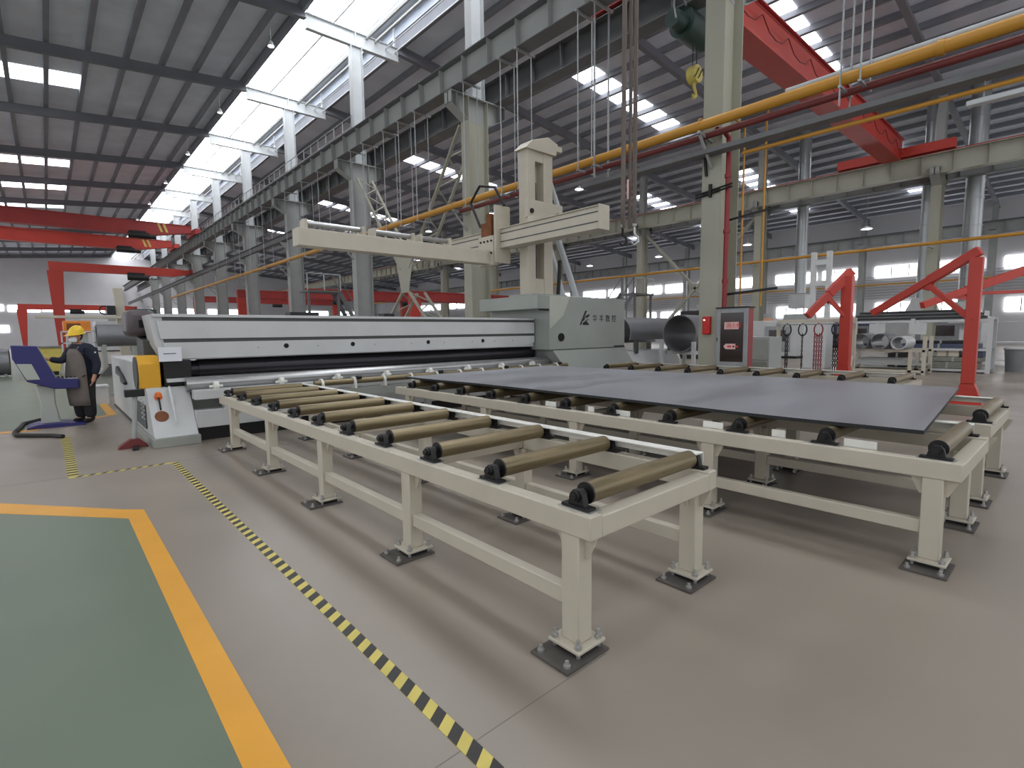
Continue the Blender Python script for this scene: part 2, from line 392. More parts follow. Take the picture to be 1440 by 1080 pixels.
# ---------------------------------------------------------------- crane runways
def runway(x, label, mt, z0=9.72, h=.86, w=.5, y0=-12.2, y1=115, rail=None, step=1.3, maxst=70):
    t = thing('runway_beam', label, 'crane beam', (x, FY[2], z0))
    part('web', MB().box(x-.01, x+.01, y0, y1, z0+.02, z0+h-.02), mt, t)
    part('top_flange', MB().box(x-w/2, x+w/2, y0, y1, z0+h-.025, z0+h), 'steel_dark' if mt != 'col_grey' else mt, t)
    part('bottom_flange', MB().box(x-w/2, x+w/2, y0, y1, z0, z0+.025), 'steel_dark' if mt != 'col_grey' else mt, t)
    part('crane_rail', MB().box(x-.05, x+.05, y0, y1, z0+h, z0+h+.10), rail or 'steel_dark', t)
    me = MB().box(x-w/2+.04, x+w/2-.04, -.006, .006, z0+.025, z0+h-.025).mesh('stiffener', mt, t.location*1)
    y = y0+.5; k = 0
    while y < y1 and k < maxst:
        link('stiffener', me, t, loc=(0, y, t.location.y*0)); y += step; k += 1
    return t
runway(10.95, 'grey crane runway beam on the corbels in front of the near columns', 'steel_grey')
runway(12.85, 'dark crane runway beam behind the near columns', 'steel_dark')
runway(34.65, 'light grey crane runway beam with red rail across the middle bay', 'col_grey', z0=9.35, h=1.0, rail='crane_red2')
runway(36.55, 'grey crane runway beam on the far face of the middle columns', 'steel_grey', z0=9.35, h=1.0)
runway(57.2, 'pale crane runway beam running along the windowed side wall', 'steel_grey', z0=8.9, h=1.0)
# ================================================================ ROLLER TABLES
def pillow_block(m, x, y, z, s):
    m.box(x-.028, x+.028, y-.085, y+.085, z, z+.018)
    m.prism([(y-.05, z+.018), (y+.05, z+.018), (y+.038, z+.07), (y+.018, z+.092), (y-.018, z+.092), (y-.038, z+.07)], 'x', x-.018, x+.018)
    m.cyl((x-.034, y, z+.062), (x+.034, y, z+.062), .028, n=12)
BOLT = MB().lathe([(.011, 0), (.011, .045), (.018, .0451), (.018, .062), (.011, .0621), (.011, .086)], (0, 0, 0), 8).mesh('anchor_bolt', 'zinc')
PBOLT = MB().lathe([(.018, 0), (.018, .012), (.010, .0121), (.010, .031)], (0, 0, 0), 8).mesh('pad_bolt', 'zinc')
def roller_table(label, X0, X1, ys, legs, Y0, Y1, zr=.705, guides=(), side=.09):
    t = thing('roller_table', label, 'roller table', (X0, legs[0], 0), 'roller tables feeding the rolling machine')
    zb = zr-.115
    part('front_rail', MB().box(X0, X0+side, Y0, Y1, zb, zr), 'cream', t, .006)
    part('back_rail', MB().box(X1-side, X1, Y0, Y1, zb, zr), 'cream', t, .006)
    for y in (Y0+.045, Y1-.045): part('end_beam', MB().box(X0+side, X1-side, y-.045, y+.045, zb, zr-.012), 'cream', t, .005)
    for k, y in enumerate(legs):
        for x in (X0+.055, X1-.055):
            lg = part('leg', MB().box(x-.05, x+.05, y-.055, y+.055, .055, zb), 'cream', t, .006)
            sg = 1 if x < (X0+X1)/2 else -1
            for q in (-1, 1): part('gusset', MB().prism([(y+q*.055, zb), (y+q*.125, zb), (y+q*.115, zb-.03), (y+q*.075, zb-.115), (y+q*.055, zb-.115)], 'x', x-.006, x+.006), 'cream', lg)
            part('gusset', MB().prism([(x+sg*.05, zb), (x+sg*.11, zb), (x+sg*.10, zb-.03), (x+sg*.07, zb-.11), (x+sg*.05, zb-.11)], 'y', y-.006, y+.006), 'cream', lg)
            part('foot_plate', MB().box(x-.10, x+.10, y-.10, y+.10, .04, .056), 'cream', lg, .003)
            part('floor_pad', MB().box(x-.20, x+.10, y-.12, y+.12, .001, .014), 'pad_dark', lg)
            for dx in (-.075, .075):
                for dy in (-.075, .075): link('anchor_bolt', BOLT, lg, loc=Vector((x+dx, y+dy, .012))-t.location)
            for dy in (-.085, .085): link('pad_bolt', PBOLT, lg, loc=Vector((x-.165, y+dy, .014))-t.location)
            part('levelling_block', MB().box(x-.075, x+.075, y-.075, y+.075, .014, .04), 'black', lg)
        if 0 < k < len(legs)-1: part('cross_beam', MB().box(X0+side, X1-side, y-.035, y+.035, zb+.01, zr-.03), 'cream', t, .005)
    for a, b in zip(legs[:-1], legs[1:]):
        for x in (X0+.055, X1-.055): part('stretcher', MB().box(x-.032, x+.032, a+.055, b-.055, .215, .30), 'cream', t, .005)
    part('cover_strip', MB().box(X1-.085, X1+.005, Y0+.09, Y1+.02, zr+.088, zr+.095).box(X1-.002, X1+.005, Y0+.09, Y1+.02, zr+.03, zr+.09), 'white_line', t)
    rz = zr+.062; rr = .053
    rm = MB().cyl((X0+.128, 0, rz), (X1-.10, 0, rz), rr, n=24).mesh('roller', 'brass', (t.location.x, 0, 0))
    dm = MB().cyl((X0+.118, 0, rz), (X0+.129, 0, rz), rr+.002, n=24).mesh('end_cap', 'black', (t.location.x, 0, 0))
    am = MB().cyl((X0+.02, 0, rz), (X1-.03, 0, rz), .018, n=10).mesh('axle', 'black', (t.location.x, 0, 0))
    bb = MB(); pillow_block(bb, X0+.068, 0, zr, 1); bm_ = bb.mesh('bearing', 'black', (t.location.x, 0, 0))
    bb = MB(); pillow_block(bb, X1-.045, 0, zr, 1); bn_ = bb.mesh('bearing', 'black', (t.location.x, 0, 0))
    sh = MB().box(X0+.03, X0+.125, -.10, .10, zr, zr+.004).mesh('shim_plate', 'zinc', (t.location.x, 0, 0))
    for y in ys:
        r = link('roller', rm, t, loc=(0, y-t.location.y, 0))
        link('end_cap', dm, r); link('axle', am, r); link('bearing', bm_, r); link('bearing', bn_, r); link('shim_plate', sh, r)
    for (y, l) in guides: part('guide_block', MB().box(X0+.10, X0+.112, y, y+l, zr, zr+.055), 'white_line', t)
    return t
Y1s = [1.60+.648*i for i in range(11)]
roller_table('free-standing cream roller table beside the striped floor tape', 1.78, 2.97, Y1s, [1.60, 3.13, 4.66, 6.19, 7.78], 1.47, 8.3)
Y2s = [.62+.645*i for i in range(11)]
L2 = [.62, 2.14, 3.66, 5.2, 7.1]
gd = [(2.05, .18), (1.55, .10), (3.0, .2), (3.45, .08), (4.0, .16), (.95, .2)]
roller_table('cream roller table under the front half of the dark steel plate', 4.13, 5.33, Y2s, L2, .48, 7.45, guides=gd)
roller_table('cream roller table under the rear half of the dark steel plate', 6.0, 7.42, Y2s, L2, .53, 7.45)
Y4s = [1.95+.66*i for i in range(9)]
roller_table('empty cream roller table between the steel plate and the red fire cabinet', 9.2, 10.5, Y4s, [1.95, 3.5, 5.05, 7.0], 1.8, 7.5)
# ---------------------------------------------------------------- steel plate
def steel_plate():
    x0, x1, y0, y1 = 4.36, 7.78, .78, 7.5; z = .822; n, k = 24, 40; m = MB(); vs = []
    def zz(x, y): return z + .006*(1+math.sin(y*1.15+.6*x)) + .004*(1+math.sin(y*2.3+1))*.5
    for s in (0, 1):
        for i in range(n+1):
            for j in range(k+1):
                x = x0+(x1-x0)*i/n; ya = y0+(-.06+.27*i/n); y = ya+(y1-ya)*j/k; vs.append((x, y, zz(x, y)+(.028 if s else 0)))
    N = (n+1)*(k+1); fs = []
    for i in range(n):
        for j in range(k):
            a = i*(k+1)+j; q = [a, a+k+1, a+k+2, a+1]; fs.append([N+v for v in q]); fs.append(q[::-1])
    for i in range(n):
        for j in (0, k): a = i*(k+1)+j; fs.append([a, a+k+1, N+a+k+1, N+a])
    for j in range(k):
        for i in (0, n): a = i*(k+1)+j; fs.append([a, a+1, N+a+1, N+a])
    nt = 2*n*k
    m.add(vs, fs); o = solo('steel_plate', m, 'plate', 'large dark blue-grey steel plate lying across two roller tables', 'steel plate', (x0, y0, z))
    o.data.materials.append(MAT['plate_edge_shade'])
    for p in o.data.polygons:
        if p.index >= nt or p.normal.z < .3: p.material_index = 1
steel_plate()
# ================================================================ PLATE ROLLING MACHINE
def rolling_machine():
    t = thing('plate_rolling_machine', 'long white plate rolling machine with dark striped top beam and big rolls', 'machine', (1.0, 8.7, 0))
    # left end stand
    st = part('end_stand', MB().prism([(8.62, .13), (9.12, .81), (10.7, .81), (10.7, .13)], 'x', 1.02, 1.56), 'machine_white', t, .012)
    part('stand_plinth', MB().box(1.0, 1.58, 8.6, 10.75, .0, .13), 'machine_base', st, .006)
    def on_panel(x, s): return Vector((x, 8.62+.5*s, .13+.68*s))      # point on the sloping front
    nrm = Vector((0, -.68, .5)).normalized()
    p = on_panel(1.15, .42); part('port_cover', MB().cyl(p-nrm*.01, p+nrm*.012, .085, n=28), 'rust', st, label='round dark brown cover on the sloping front')
    a, b = on_panel(1.15, .55), on_panel(1.15, .80)
    part('hose', MB().tube([a+nrm*.012, a+nrm*.03, b+nrm*.03], .012), 'black', st)
    part('beacon', MB().lathe([(.045, 0), (.045, .03), (.038, .06), (.02, .075), (.003, .078)], b+nrm*.01, 16).cyl(b, b+nrm*.02, .05), 'amber', st, label='orange warning beacon')
    part('rib', MB().tube([on_panel(1.30, s)+nrm*(.02+.05*math.sin(min(1, s*1.15)*2.4)) for s in (.22, .35, .5, .65, .8, .92, .98)], [.012, .016, .02, .022, .024, .022, .01]), 'machine_white', st)
    part('side_recess', MB().box(1.0, 1.018, 9.25, 10.4, .2, .55), 'stripe_dark', st)
    # yellow drive guard
    pf = [(9.15, .80), (9.15, 1.16), (9.26, 1.28), (9.62, 1.28), (9.76, 1.16), (9.76, .80)]
    g = part('drive_guard', MB().prism(pf, 'x', .96, 1.22), 'guard_yellow', t, .015, label='yellow arched drive guard')
    part('guard_disc', MB().cyl((.94, 9.45, 1.02), (.97, 9.45, 1.02), .24, n=28), 'stripe_dark', g)
    # bed
    bed = part('bed_beam', MB().box(1.56, 9.2, 8.74, 9.0, .20, .46), 'machine_white', t, .008)
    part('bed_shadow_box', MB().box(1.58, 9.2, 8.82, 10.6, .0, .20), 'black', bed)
    part('bed_back', MB().box(1.56, 9.2, 9.12, 10.5, .2, .62), 'machine_base', bed)
    part('bed_rail', MB().box(1.56, 9.2, 8.72, 8.95, .62, .76), 'machine_white', t, .008)
    for i in range(8):
        x = 1.95+i*.95
        part('bed_strut', MB().box(x, x+.2, 8.78, 8.95, .46, .62), 'machine_white', t)
        part('bed_brace', MB().prism([(x+.2, .62), (x+.55, .62), (x+.55, .60), (x+.22, .47), (x+.2, .47)], 'y', 8.80, 8.84), 'machine_white', t)
        part('cam_follower', MB().cyl((x-.12, 8.8, .80), (x-.06, 8.8, .80), .075, n=20).cyl((x-.18, 8.8, .80), (x, 8.8, .80), .02, n=10).box(x-.11, x-.07, 8.76, 8.84, .70, .78), 'white_line', t)
    # rolls
    part('side_roll', MB().cyl((1.5, 9.02, .84), (9.25, 9.02, .84), .11, n=32), 'roll_silver', t, label='polished silver side roll')
    part('table_sheet', MB().box(1.6, 9.1, 9.16, 9.42, .885, .90), 'roll_silver', t)
    part('main_roll', MB().cyl((1.75, 9.46, 1.04), (9.1, 9.46, 1.04), .155, n=40).cyl((1.4, 9.46, 1.04), (1.75, 9.46, 1.04), .135, n=32), 'roll_dark', t, label='big dark main roll')
    part('back_roll', MB().cyl((1.5, 9.98, .84), (9.2, 9.98, .84), .15, n=32), 'roll_dark', t)
    part('roll_housing', MB().box(1.26, 1.62, 9.16, 10.1, .82, 1.2), 'black', t, .01)
    part('keeper_plate', MB().box(1.28, 1.66, 9.05, 9.16, .88, .93), 'machine_white', t)
    # top beam: three light bands with two recessed dark stripes
    tb = part('top_beam', MB().box(1.30, 8.98, 9.24, 9.92, 1.20, 1.87), 'machine_white', t)
    part('beam_band', MB().box(1.18, 8.98, 9.20, 9.96, 1.845, 1.89), 'machine_white', tb, .004)
    part('beam_band', MB().prism([(1.26, 1.52), (8.98, 1.52), (8.98, 1.79), (1.22, 1.79)], 'y', 9.20, 9.24), 'machine_white', tb, .004)
    part('beam_band', MB().prism([(1.34, 1.215), (8.62, 1.215), (8.74, 1.245), (8.98, 1.30), (8.98, 1.465), (1.28, 1.465)], 'y', 9.20, 9.24), 'machine_white', tb, .004)
    for (za, zb) in ((1.79, 1.845), (1.465, 1.52)): part('beam_stripe', MB().box(1.30, 8.98, 9.228, 9.242, za, zb), 'stripe_dark', tb)
    for x in (3.05, 4.25, 5.9, 7.35): part('beam_hole', MB().cyl((x, 9.19, 1.375), (x, 9.205, 1.375), .04, n=20), 'hole', tb)
    for x in (2.6, 3.6, 4.7, 5.5, 6.3, 7.05, 7.7, 8.25): part('beam_bolt', MB().cyl((x, 9.19, 1.36), (x, 9.202, 1.36), .014, n=8), 'galv', tb)
    for (x, w) in ((3.2, .5), (5.0, .22)): part('sensor_box', MB().box(x, x+w, 9.35, 9.6, 1.89, 1.955), 'black', tb)
    for (x, w) in ((1.2, .5),): part('beam_end', MB().prism([(1.13, 1.88), (1.19, 1.44), (1.30, 1.2), (1.30, 1.88)], 'y', 9.24, 9.90), 'machine_white', tb)
    # dark hydraulic end behind the beam
    he = part('hydraulic_head', MB().box(.94, 1.34, 10.0, 10.7, 1.56, 1.98), 'head_dark', t, .09)
    part('cylinder_rod', MB().cyl((1.22, 9.95, 1.86), (1.34, 9.95, 1.86), .045), 'zinc', he)
    part('cylinder_rod', MB().cyl((1.22, 9.95, 1.66), (1.34, 9.95, 1.66), .045), 'zinc', he)
    part('rod_slot', MB().box(1.10, 1.30, 9.985, 10.0, 1.70, 1.82), 'hole', he)
    part('tilt_post', MB().prism([(9.78, .8), (9.75, 1.5), (10.45, 1.58), (10.5, .8)], 'x', 1.10, 1.30), 'stripe_dark', t, .01)
    # tail box behind
    tb2 = part('tail_box', MB().prism([(10.8, 0), (10.8, 1.08), (10.9, 1.14), (14.8, 1.14), (14.9, 0)], 'x', 1.06, 4.5), 'machine_white', t, .01)
    part('hose_bundle', MB().tube([(1.03, 11.9, .70), (1.03, 12.2, .73), (1.03, 12.5, .82), (1.02, 12.9, .86), (1.03, 13.2, .95)], [.03, .05, .035, .05, .03]), 'black', tb2)
    part('toe_dark', MB().box(1.05, 1.4, 10.8, 14.9, 0, .05), 'black', tb2)
    # right end housing with the logo
    H = part('end_housing', MB().prism([(9.02, 1.12), (9.02, 2.10), (8.62, 2.10), (8.62, 2.42), (12.02, 2.42), (12.02, 1.12)], 'y', 8.72, 10.9), 'machine_green', t, .012)
    part('housing_skirt', MB().add([(9.12, 8.72, 1.12), (12.02, 8.72, 1.12), (12.3, 8.45, .45), (9.5, 8.45, .45), (9.12, 10.9, 1.12), (12.02, 10.9, 1.12), (12.3, 10.9, .45), (9.5, 10.9, .45)],
         [(0, 1, 2, 3), (7, 6, 5, 4), (0, 4, 5, 1), (1, 5, 6, 2), (2, 6, 7, 3), (3, 7, 4, 0)]), 'machine_green', H, .01)
    part('housing_plinth', MB().box(9.5, 12.3, 8.45, 10.9, 0, .45), 'machine_base', H)
    part('chamfer_lit_tone', MB().prism([(9.02, 2.42), (9.75, 2.42), (9.5, 1.95), (9.02, 1.62)], 'y', 8.712, 8.72), 'machine_lit', H)  # flat panel, paler colour stands for light on a tilted face
    part('housing_port', MB().cyl((9.42, 8.69, 1.42), (9.42, 8.72, 1.42), .10, n=24), 'hole', H)
    part('seam', MB().box(9.02, 12.02, 8.712, 8.722, 1.10, 1.125), 'stripe_dark', H)
    part('latch', MB().box(11.55, 11.98, 8.69, 8.72, 1.13, 1.16), 'black', H)
    part('top_slot', MB().box(8.66, 9.0, 8.71, 8.722, 2.06, 2.10), 'hole', H)
    # logo: a slanted stroke mark and four characters
    lg = MB().prism([(10.12, 1.72), (10.17, 1.72), (10.40, 2.08), (10.34, 2.08)], 'y', 8.712, 8.72)
    lg.prism([(10.22, 1.82), (10.26, 1.82), (10.36, 1.92), (10.42, 1.90), (10.52, 1.98), (10.44, 1.99), (10.36, 1.95)], 'y', 8.712, 8.72)
    lg.prism([(10.24, 1.72), (10.48, 1.72), (10.46, 1.76), (10.36, 1.82), (10.50, 1.86), (10.40, 1.86), (10.30, 1.80), (10.24, 1.77)], 'y', 8.712, 8.72)
    part('logo_mark', lg, 'ink', H)
    for i, chx in enumerate('华丰数控'):
        me = text_mesh('logo_character', chx, .20, 'ink', (10.62+i*.27, 8.716, 1.82), (1, 0, 0), (0, 0, 1))
        for v in me.vertices: v.co -= t.location
        link('logo_character', me, H)
    # infeed roller line
    ir = part('infeed_roller', MB().cyl((3.2, 8.42, .76), (9.3, 8.42, .76), .05, n=20), 'brass', t)
    part('infeed_beam', MB().box(3.1, 9.4, 8.36, 8.48, .50, .64), 'machine_base', t)
    for i in range(11):
        x = 3.3+i*.56
        part('infeed_bracket', MB().prism([(8.33, .64), (8.51, .64), (8.51, .78), (8.46, .83), (8.40, .83), (8.33, .76)], 'x', x, x+.035), 'white_line', t)
        if i % 3 == 1: part('infeed_knob', MB().cyl((x+.04, 8.34, .82), (x+.12, 8.34, .82), .03, n=12), 'black', t)
    for x in (3.3, 5.3, 7.3, 9.2): part('infeed_leg', MB().box(x, x+.1, 8.36, 8.48, 0, .5), 'machine_base', t)
rolling_machine()
solo('paper_notice', MB().box(1.20, 1.49, 9.07, 9.075, 1.19, 1.40), 'paper', 'white paper notice hung on the left end of the rolling machine', 'notice', (1.34, 9.075, 1.19))
def notice_print():
    p = bpy.data.objects['paper_notice']
    part('print_line', MB().box(1.26, 1.42, 9.067, 9.07, 1.30, 1.31), 'ink', p)
notice_print()
# ---------------------------------------------------------------- overhead support with mast
def support_mast():
    t = thing('plate_support_mast', 'tall cream mast with sliding beam and long arm on the rolling machine', 'support mast', (9.45, 9.6, 2.42))
    part('foot', MB().box(8.95, 10.2, 9.2, 10.1, 2.42, 2.50), 'machine_green', t, .006)
    mast = part('mast_column', MB().box(9.02, 9.30, 9.45, 9.75, 2.5, 6.0), 'cream', t, .01)
    part('mast_column', MB().box(9.60, 9.92, 9.45, 9.75, 2.5, 6.0), 'cream', t, .01)
    part('mast_web', MB().box(9.30, 9.60, 9.70, 9.75, 2.5, 6.0).box(9.30, 9.60, 9.47, 9.70, 2.5, 2.9).box(9.30, 9.60, 9.47, 9.70, 4.5, 4.8).box(9.30, 9.60, 9.47, 9.70, 5.75, 6.0), 'cream', mast)
    part('mast_chain', MB().box(9.40, 9.50, 9.62, 9.70, 2.9, 5.3), 'stripe_dark', mast)
    part('mast_head', MB().prism([(8.92, 5.98), (9.98, 5.98), (10.05, 6.28), (9.7, 6.38), (9.15, 6.2)], 'y', 9.38, 9.82), 'cream', mast, .01)
    part('mast_cap', MB().box(9.85, 10.25, 9.42, 9.78, 6.12, 6.26), 'cream', mast, .01)
    part('mast_guide', MB().box(9.925, 9.965, 9.50, 9.58, 2.5, 5.9), 'stripe_dark', mast)
    # sliding carriage and beam along the hall
    c = part('carriage', MB().box(8.78, 10.0, 9.18, 9.3, 4.3, 4.72).prism([(8.75, 4.12), (9.95, 4.12), (10.02, 4.3), (8.78, 4.3)], 'y', 9.0, 9.2), 'cream', t, .01)
    b = MB()
    for x in (8.9, 9.8): b.cyl((x, 9.15, 4.45), (x, 9.19, 4.45), .06, n=12)
    part('carriage_bolt', b, 'black', c)
    part('rack', MB().prism([(8.72+.06*i+(0 if i % 2 else .0), 4.14 + (.05 if i % 2 else 0)) for i in range(20)] + [(9.86, 4.08), (8.72, 4.08)], 'y', 8.97, 9.0), 'stripe_dark', c)
    bm_ = part('slide_beam', MB().box(8.66, 8.96, 6.95, 12.2, 3.68, 4.12), 'cream', t, .008)
    for z in (3.80, 4.0): part('beam_groove', MB().box(8.654, 8.662, 6.95, 12.2, z, z+.025), 'stripe_dark', bm_)
    part('beam_cap', MB().box(8.64, 8.98, 6.92, 6.95, 3.66, 4.16), 'cream', bm_)
    part('beam_ledge', MB().box(8.62, 9.0, 6.95, 12.2, 4.12, 4.14).box(8.62, 9.0, 6.95, 12.2, 3.66, 3.68), 'cream', bm_)
    # arm head and long arm
    h = part('arm_head', MB().box(8.50, 8.64, 10.15, 10.75, 3.25, 3.98), 'cream', t, .008)
    hb = MB()
    for j in range(4):
        for z in (3.55, 3.85): hb.cyl((8.47, 10.22+j*.14, z), (8.51, 10.22+j*.14, z), .025, n=10)
    part('head_bolt', hb, 'black', h)
    part('drive_motor', MB().box(8.52, 8.80, 10.25, 10.65, 3.98, 4.32).cyl((8.66, 10.45, 4.3), (8.66, 10.45, 4.55), .1, n=14), 'rust', h)
    part('head_plate', MB().box(8.50, 8.98, 10.05, 10.12, 3.3, 4.7), 'cream', h)
    a = part('arm', MB().box(3.75, 8.55, 10.30, 10.62, 3.28, 3.62), 'cream', t, .012)
    for (xa, xb) in ((3.9, 5.15), (5.35, 6.35), (6.5, 7.35)):
        f = part('arm_roller_frame', MB().box(xa, xa+.05, 10.32, 10.6, 3.62, 3.80).box(xb-.05, xb, 10.32, 10.6, 3.62, 3.80), 'cream', a)
        part('arm_roller', MB().cyl((xa+.05, 10.46, 3.74), (xb-.05, 10.46, 3.74), .055, n=16), 'roll_silver', f)
    # diagonal stays behind
    part('stay', MB().cyl((10.6, 9.7, 2.46), (9.9, 9.75, 4.3), .07, n=12).cyl((11.15, 9.7, 2.46), (10.25, 9.75, 4.4), .08, n=12), 'steel_light', t)
    part('stay', MB().cyl((10.5, 9.6, 4.4), (9.95, 9.7, 5.7), .06, n=12), 'steel_light', t)
    part('stay_foot', MB().box(10.2, 11.4, 9.4, 10.0, 2.42, 2.5), 'machine_white', t, .005)
    part('cable_chain', MB().tube([(10.05, 9.4, 2.5), (10.1, 9.4, 3.0), (10.12, 9.4, 3.4)], .05), 'black', t); part('cable_loop', MB().tube([(8.7, 10.9, 4.3), (8.7, 11.3, 5.0), (8.7, 10.9, 5.35), (8.7, 10.3, 5.2), (8.75, 10.0, 4.7)], .035), 'black', t)
support_mast()
# ================================================================ WORKER, CONSOLE, FLOOR ITEMS
def skin_mesh(name, pts, edges, root, mt, sub=2):
    me = bpy.data.meshes.new(name); bm = bmesh.new(); ly = bm.verts.layers.skin.verify(); vs = []
    for (p, r) in pts:
        v = bm.verts.new(p); v[ly].radius = (r, r) if not isinstance(r, tuple) else r; vs.append(v)
    for a, b in edges: bm.edges.new((vs[a], vs[b]))
    vs[root][ly].use_root = True
    bm.to_mesh(me); bm.free()
    o = bpy.data.objects.new(name+'_tmp', me); COL.objects.link(o)
    o.modifiers.new('s', 'SKIN').use_smooth_shade = True
    u = o.modifiers.new('u', 'SUBSURF'); u.levels = u.render_levels = sub
    dg = bpy.context.evaluated_depsgraph_get(); dg.update()
    out = bpy.data.meshes.new_from_object(o.evaluated_get(dg)); bpy.data.objects.remove(o); bpy.data.meshes.remove(me)
    out.name = name; out.materials.clear(); out.materials.append(MAT[mt]); out.shade_smooth(); return out
def worker():
    base = Vector((.44, 12.3, 0)); f = Vector((-.8, -.6, 0)); r = Vector((-.6, .8, 0)); z = Vector((0, 0, 1))
    t = thing('person', 'worker in yellow helmet, face mask, navy jacket and grey apron at the blue console', 'person', base)
    def B(a, b, c): return base + f*a + r*b + z*c
    pts = []; ed = []
    def P(p, rad, link_to=None):
        pts.append((p-base, rad)); i = len(pts)-1
        if link_to is not None: ed.append((link_to, i))
        return i
    pel = P(B(0, 0, .92), .10); wa = P(B(.0, 0, 1.08), .085, pel); ch = P(B(-.02, 0, 1.26), .10, wa); nk0 = P(B(.0, 0, 1.41), .07, ch); nk = P(B(.03, 0, 1.49), .055, nk0)
    SR, ER, WR = Vector((.335, 12.44, 1.37)), Vector((.19, 12.30, 1.14)), Vector((-.0, 12.36, 1.185))
    SL_, EL, WL = Vector((.555, 12.15, 1.37)), Vector((.665, 12.10, 1.09)), Vector((.60, 12.02, .86))
    hands = []
    for S, E, Wp, hd in ((SR, ER, WR, Vector((-.96, .18, .1))), (SL_, EL, WL, Vector((-.3, -.25, -.92)))):
        hd.normalize(); s = P(S, .045, nk0); e = P(E, .036, s); w = P(Wp, .03, e); pm = P(Wp+hd*.06, .032, w); k = P(Wp+hd*.10, .03, pm)
        side = hd.cross(Vector((0, 0, 1)) if abs(hd.z) < .5 else Vector((1, 0, 0))).normalized()
        up = side.cross(hd)
        for q, ln in ((-.033, .065), (-.011, .08), (.011, .085), (.033, .075)):
            a = P(Wp+hd*.11+side*q, .010, k); b = P(Wp+hd*(.11+ln*.5)+side*q-up*.006, .009, a); P(Wp+hd*(.11+ln)+side*q*1.05-up*.022, .008, b)
        a = P(Wp+hd*.05+side*-.045, .011, pm); b = P(Wp+hd*.08+side*-.062, .010, a); P(Wp+hd*.115+side*-.062-up*.01, .009, b)
    for sg, dx in ((1, 0), (-1, 0)):
        h = P(B(0, .10*sg, .86), .07, pel); k = P(B(.03, .11*sg, .48), .05, h); a = P(B(-.01, .11*sg, .10), .035, k); P(B(.10, .12*sg, .05), .03, a)
    body = skin_mesh('body', pts, ed, 0, 'skin')
    # head merged into the same mesh
    bm = bmesh.new(); bm.from_mesh(body); hc = B(.055, 0, 1.575)-base
    res = bmesh.ops.create_icosphere(bm, subdivisions=3, radius=1)
    for v in res['verts']:
        c = v.co.copy(); fx, sx, hz = c.x*.098, c.y*.076, c.z*.118
        if c.z < -.2: fx *= 1-.18*abs(c.z); sx *= 1-.30*abs(c.z)
        if c.x > .86 and abs(c.y) < .3 and -.35 < c.z < .15: fx += .022
        if abs(c.y) > .9 and abs(c.z) < .35: sx *= 1.14
        v.co = hc + f*fx + r*sx + z*hz
    bm.to_mesh(body); bm.free(); body.shade_smooth()
    bo = link('body', body, t)
    # eyes, mask, hair
    for sg in (-1, 1):
        p = B(.055, 0, 1.585) + f*.088 + r*.03*sg
        part('eye', MB().lathe([(.0, -.008), (.011, -.004), (.011, .004), (.0, .008)], p, 10, 'x'), 'hair', bo)
    m = MB(); n = 10; vs = []; fs = []
    for i in range(6):
        for j in range(n):
            a = -1.15+2.3*j/(n-1); zz = 1.475+.10*i/5; rad = .092+.022*math.cos(a)*math.sin(math.pi*(i+.6)/6.2)
            vs.append(B(.05, 0, 0)+f*math.cos(a)*(rad+.004)+r*math.sin(a)*(rad*.80)+z*zz)
    for i in range(5):
        for j in range(n-1): fs.append([i*n+j, i*n+j+1, (i+1)*n+j+1, (i+1)*n+j])
    part('face_mask', m.add(vs, fs), 'mask', t).modifiers.new('s', 'SOLIDIFY').thickness = .006
    hm = bmesh.new(); bmesh.ops.create_icosphere(hm, subdivisions=3, radius=1)
    for v in hm.verts:
        c = v.co.copy(); v.co = B(.035, 0, 1.60)-base + f*c.x*.097 + r*c.y*.083 + z*c.z*.11
        if c.x > .45 and c.z < .5: v.co -= f*.05
    hme = bpy.data.meshes.new('hair'); hm.to_mesh(hme); hm.free(); hme.materials.append(MAT['hair']); hme.shade_smooth(); link('hair', hme, t)
    # helmet: dome, brim, ridge
    m = MB(); vs = []; fs = []; n = 24; K = 7
    for i in range(K+1):
        th = math.pi/2*i/K
        for j in range(n):
            a = 2*math.pi*j/n; vs.append(B(.04, 0, 1.635)+f*math.cos(a)*.128*math.cos(th)+r*math.sin(a)*.108*math.cos(th)+z*(.145*math.sin(th)-.03*math.cos(a)*math.cos(th)))
    for i in range(K):
        for j in range(n): fs.append([i*n+j, i*n+(j+1) % n, (i+1)*n+(j+1) % n, (i+1)*n+j])
    hl = part('helmet', m.add(vs, fs), 'helmet', t)
    m = MB(); vs = []; fs = []
    for j in range(n+1):
        a = 2*math.pi*j/n; w = .018+.055*max(0, math.cos(a))**2
        for k, (rr, dz) in enumerate(((0, .0), (w, -.012), (w, -.018), (0, -.008))):
            vs.append(B(.04, 0, 1.635)+f*math.cos(a)*(.126+rr)+r*math.sin(a)*(.106+rr)+z*(dz-.03*math.cos(a)))
    for j in range(n):
        for k in range(4): fs.append([j*4+k, j*4+(k+1) % 4, (j+1)*4+(k+1) % 4, (j+1)*4+k])
    part('helmet_brim', m.add(vs, fs), 'helmet', hl)
    # jacket
    pts.clear(); ed.clear()
    a = P(B(-.02, 0, .80), .20); b = P(B(-.02, 0, 1.04), .20, a); c = P(B(-.035, 0, 1.25), .195, b); d = P(B(-.01, 0, 1.40), .12, c); P(B(.01, 0, 1.46), .085, d)
    for S, E, Wp in ((SR, ER, WR), (SL_, EL, WL)): s = P(S, .088, d); e = P(E, .070, s); P(Wp-(Wp-E).normalized()*.01, .052, e)
    j = skin_mesh('jacket', pts, ed, 1, 'navy'); jo = link('jacket', j, t)
    part('badge', MB().box(-.012, .012, -.004, .004, -.012, .012).add([], []), 'mask', jo).location = Vector((.64, 12.03, 1.29))-base+woff(t)
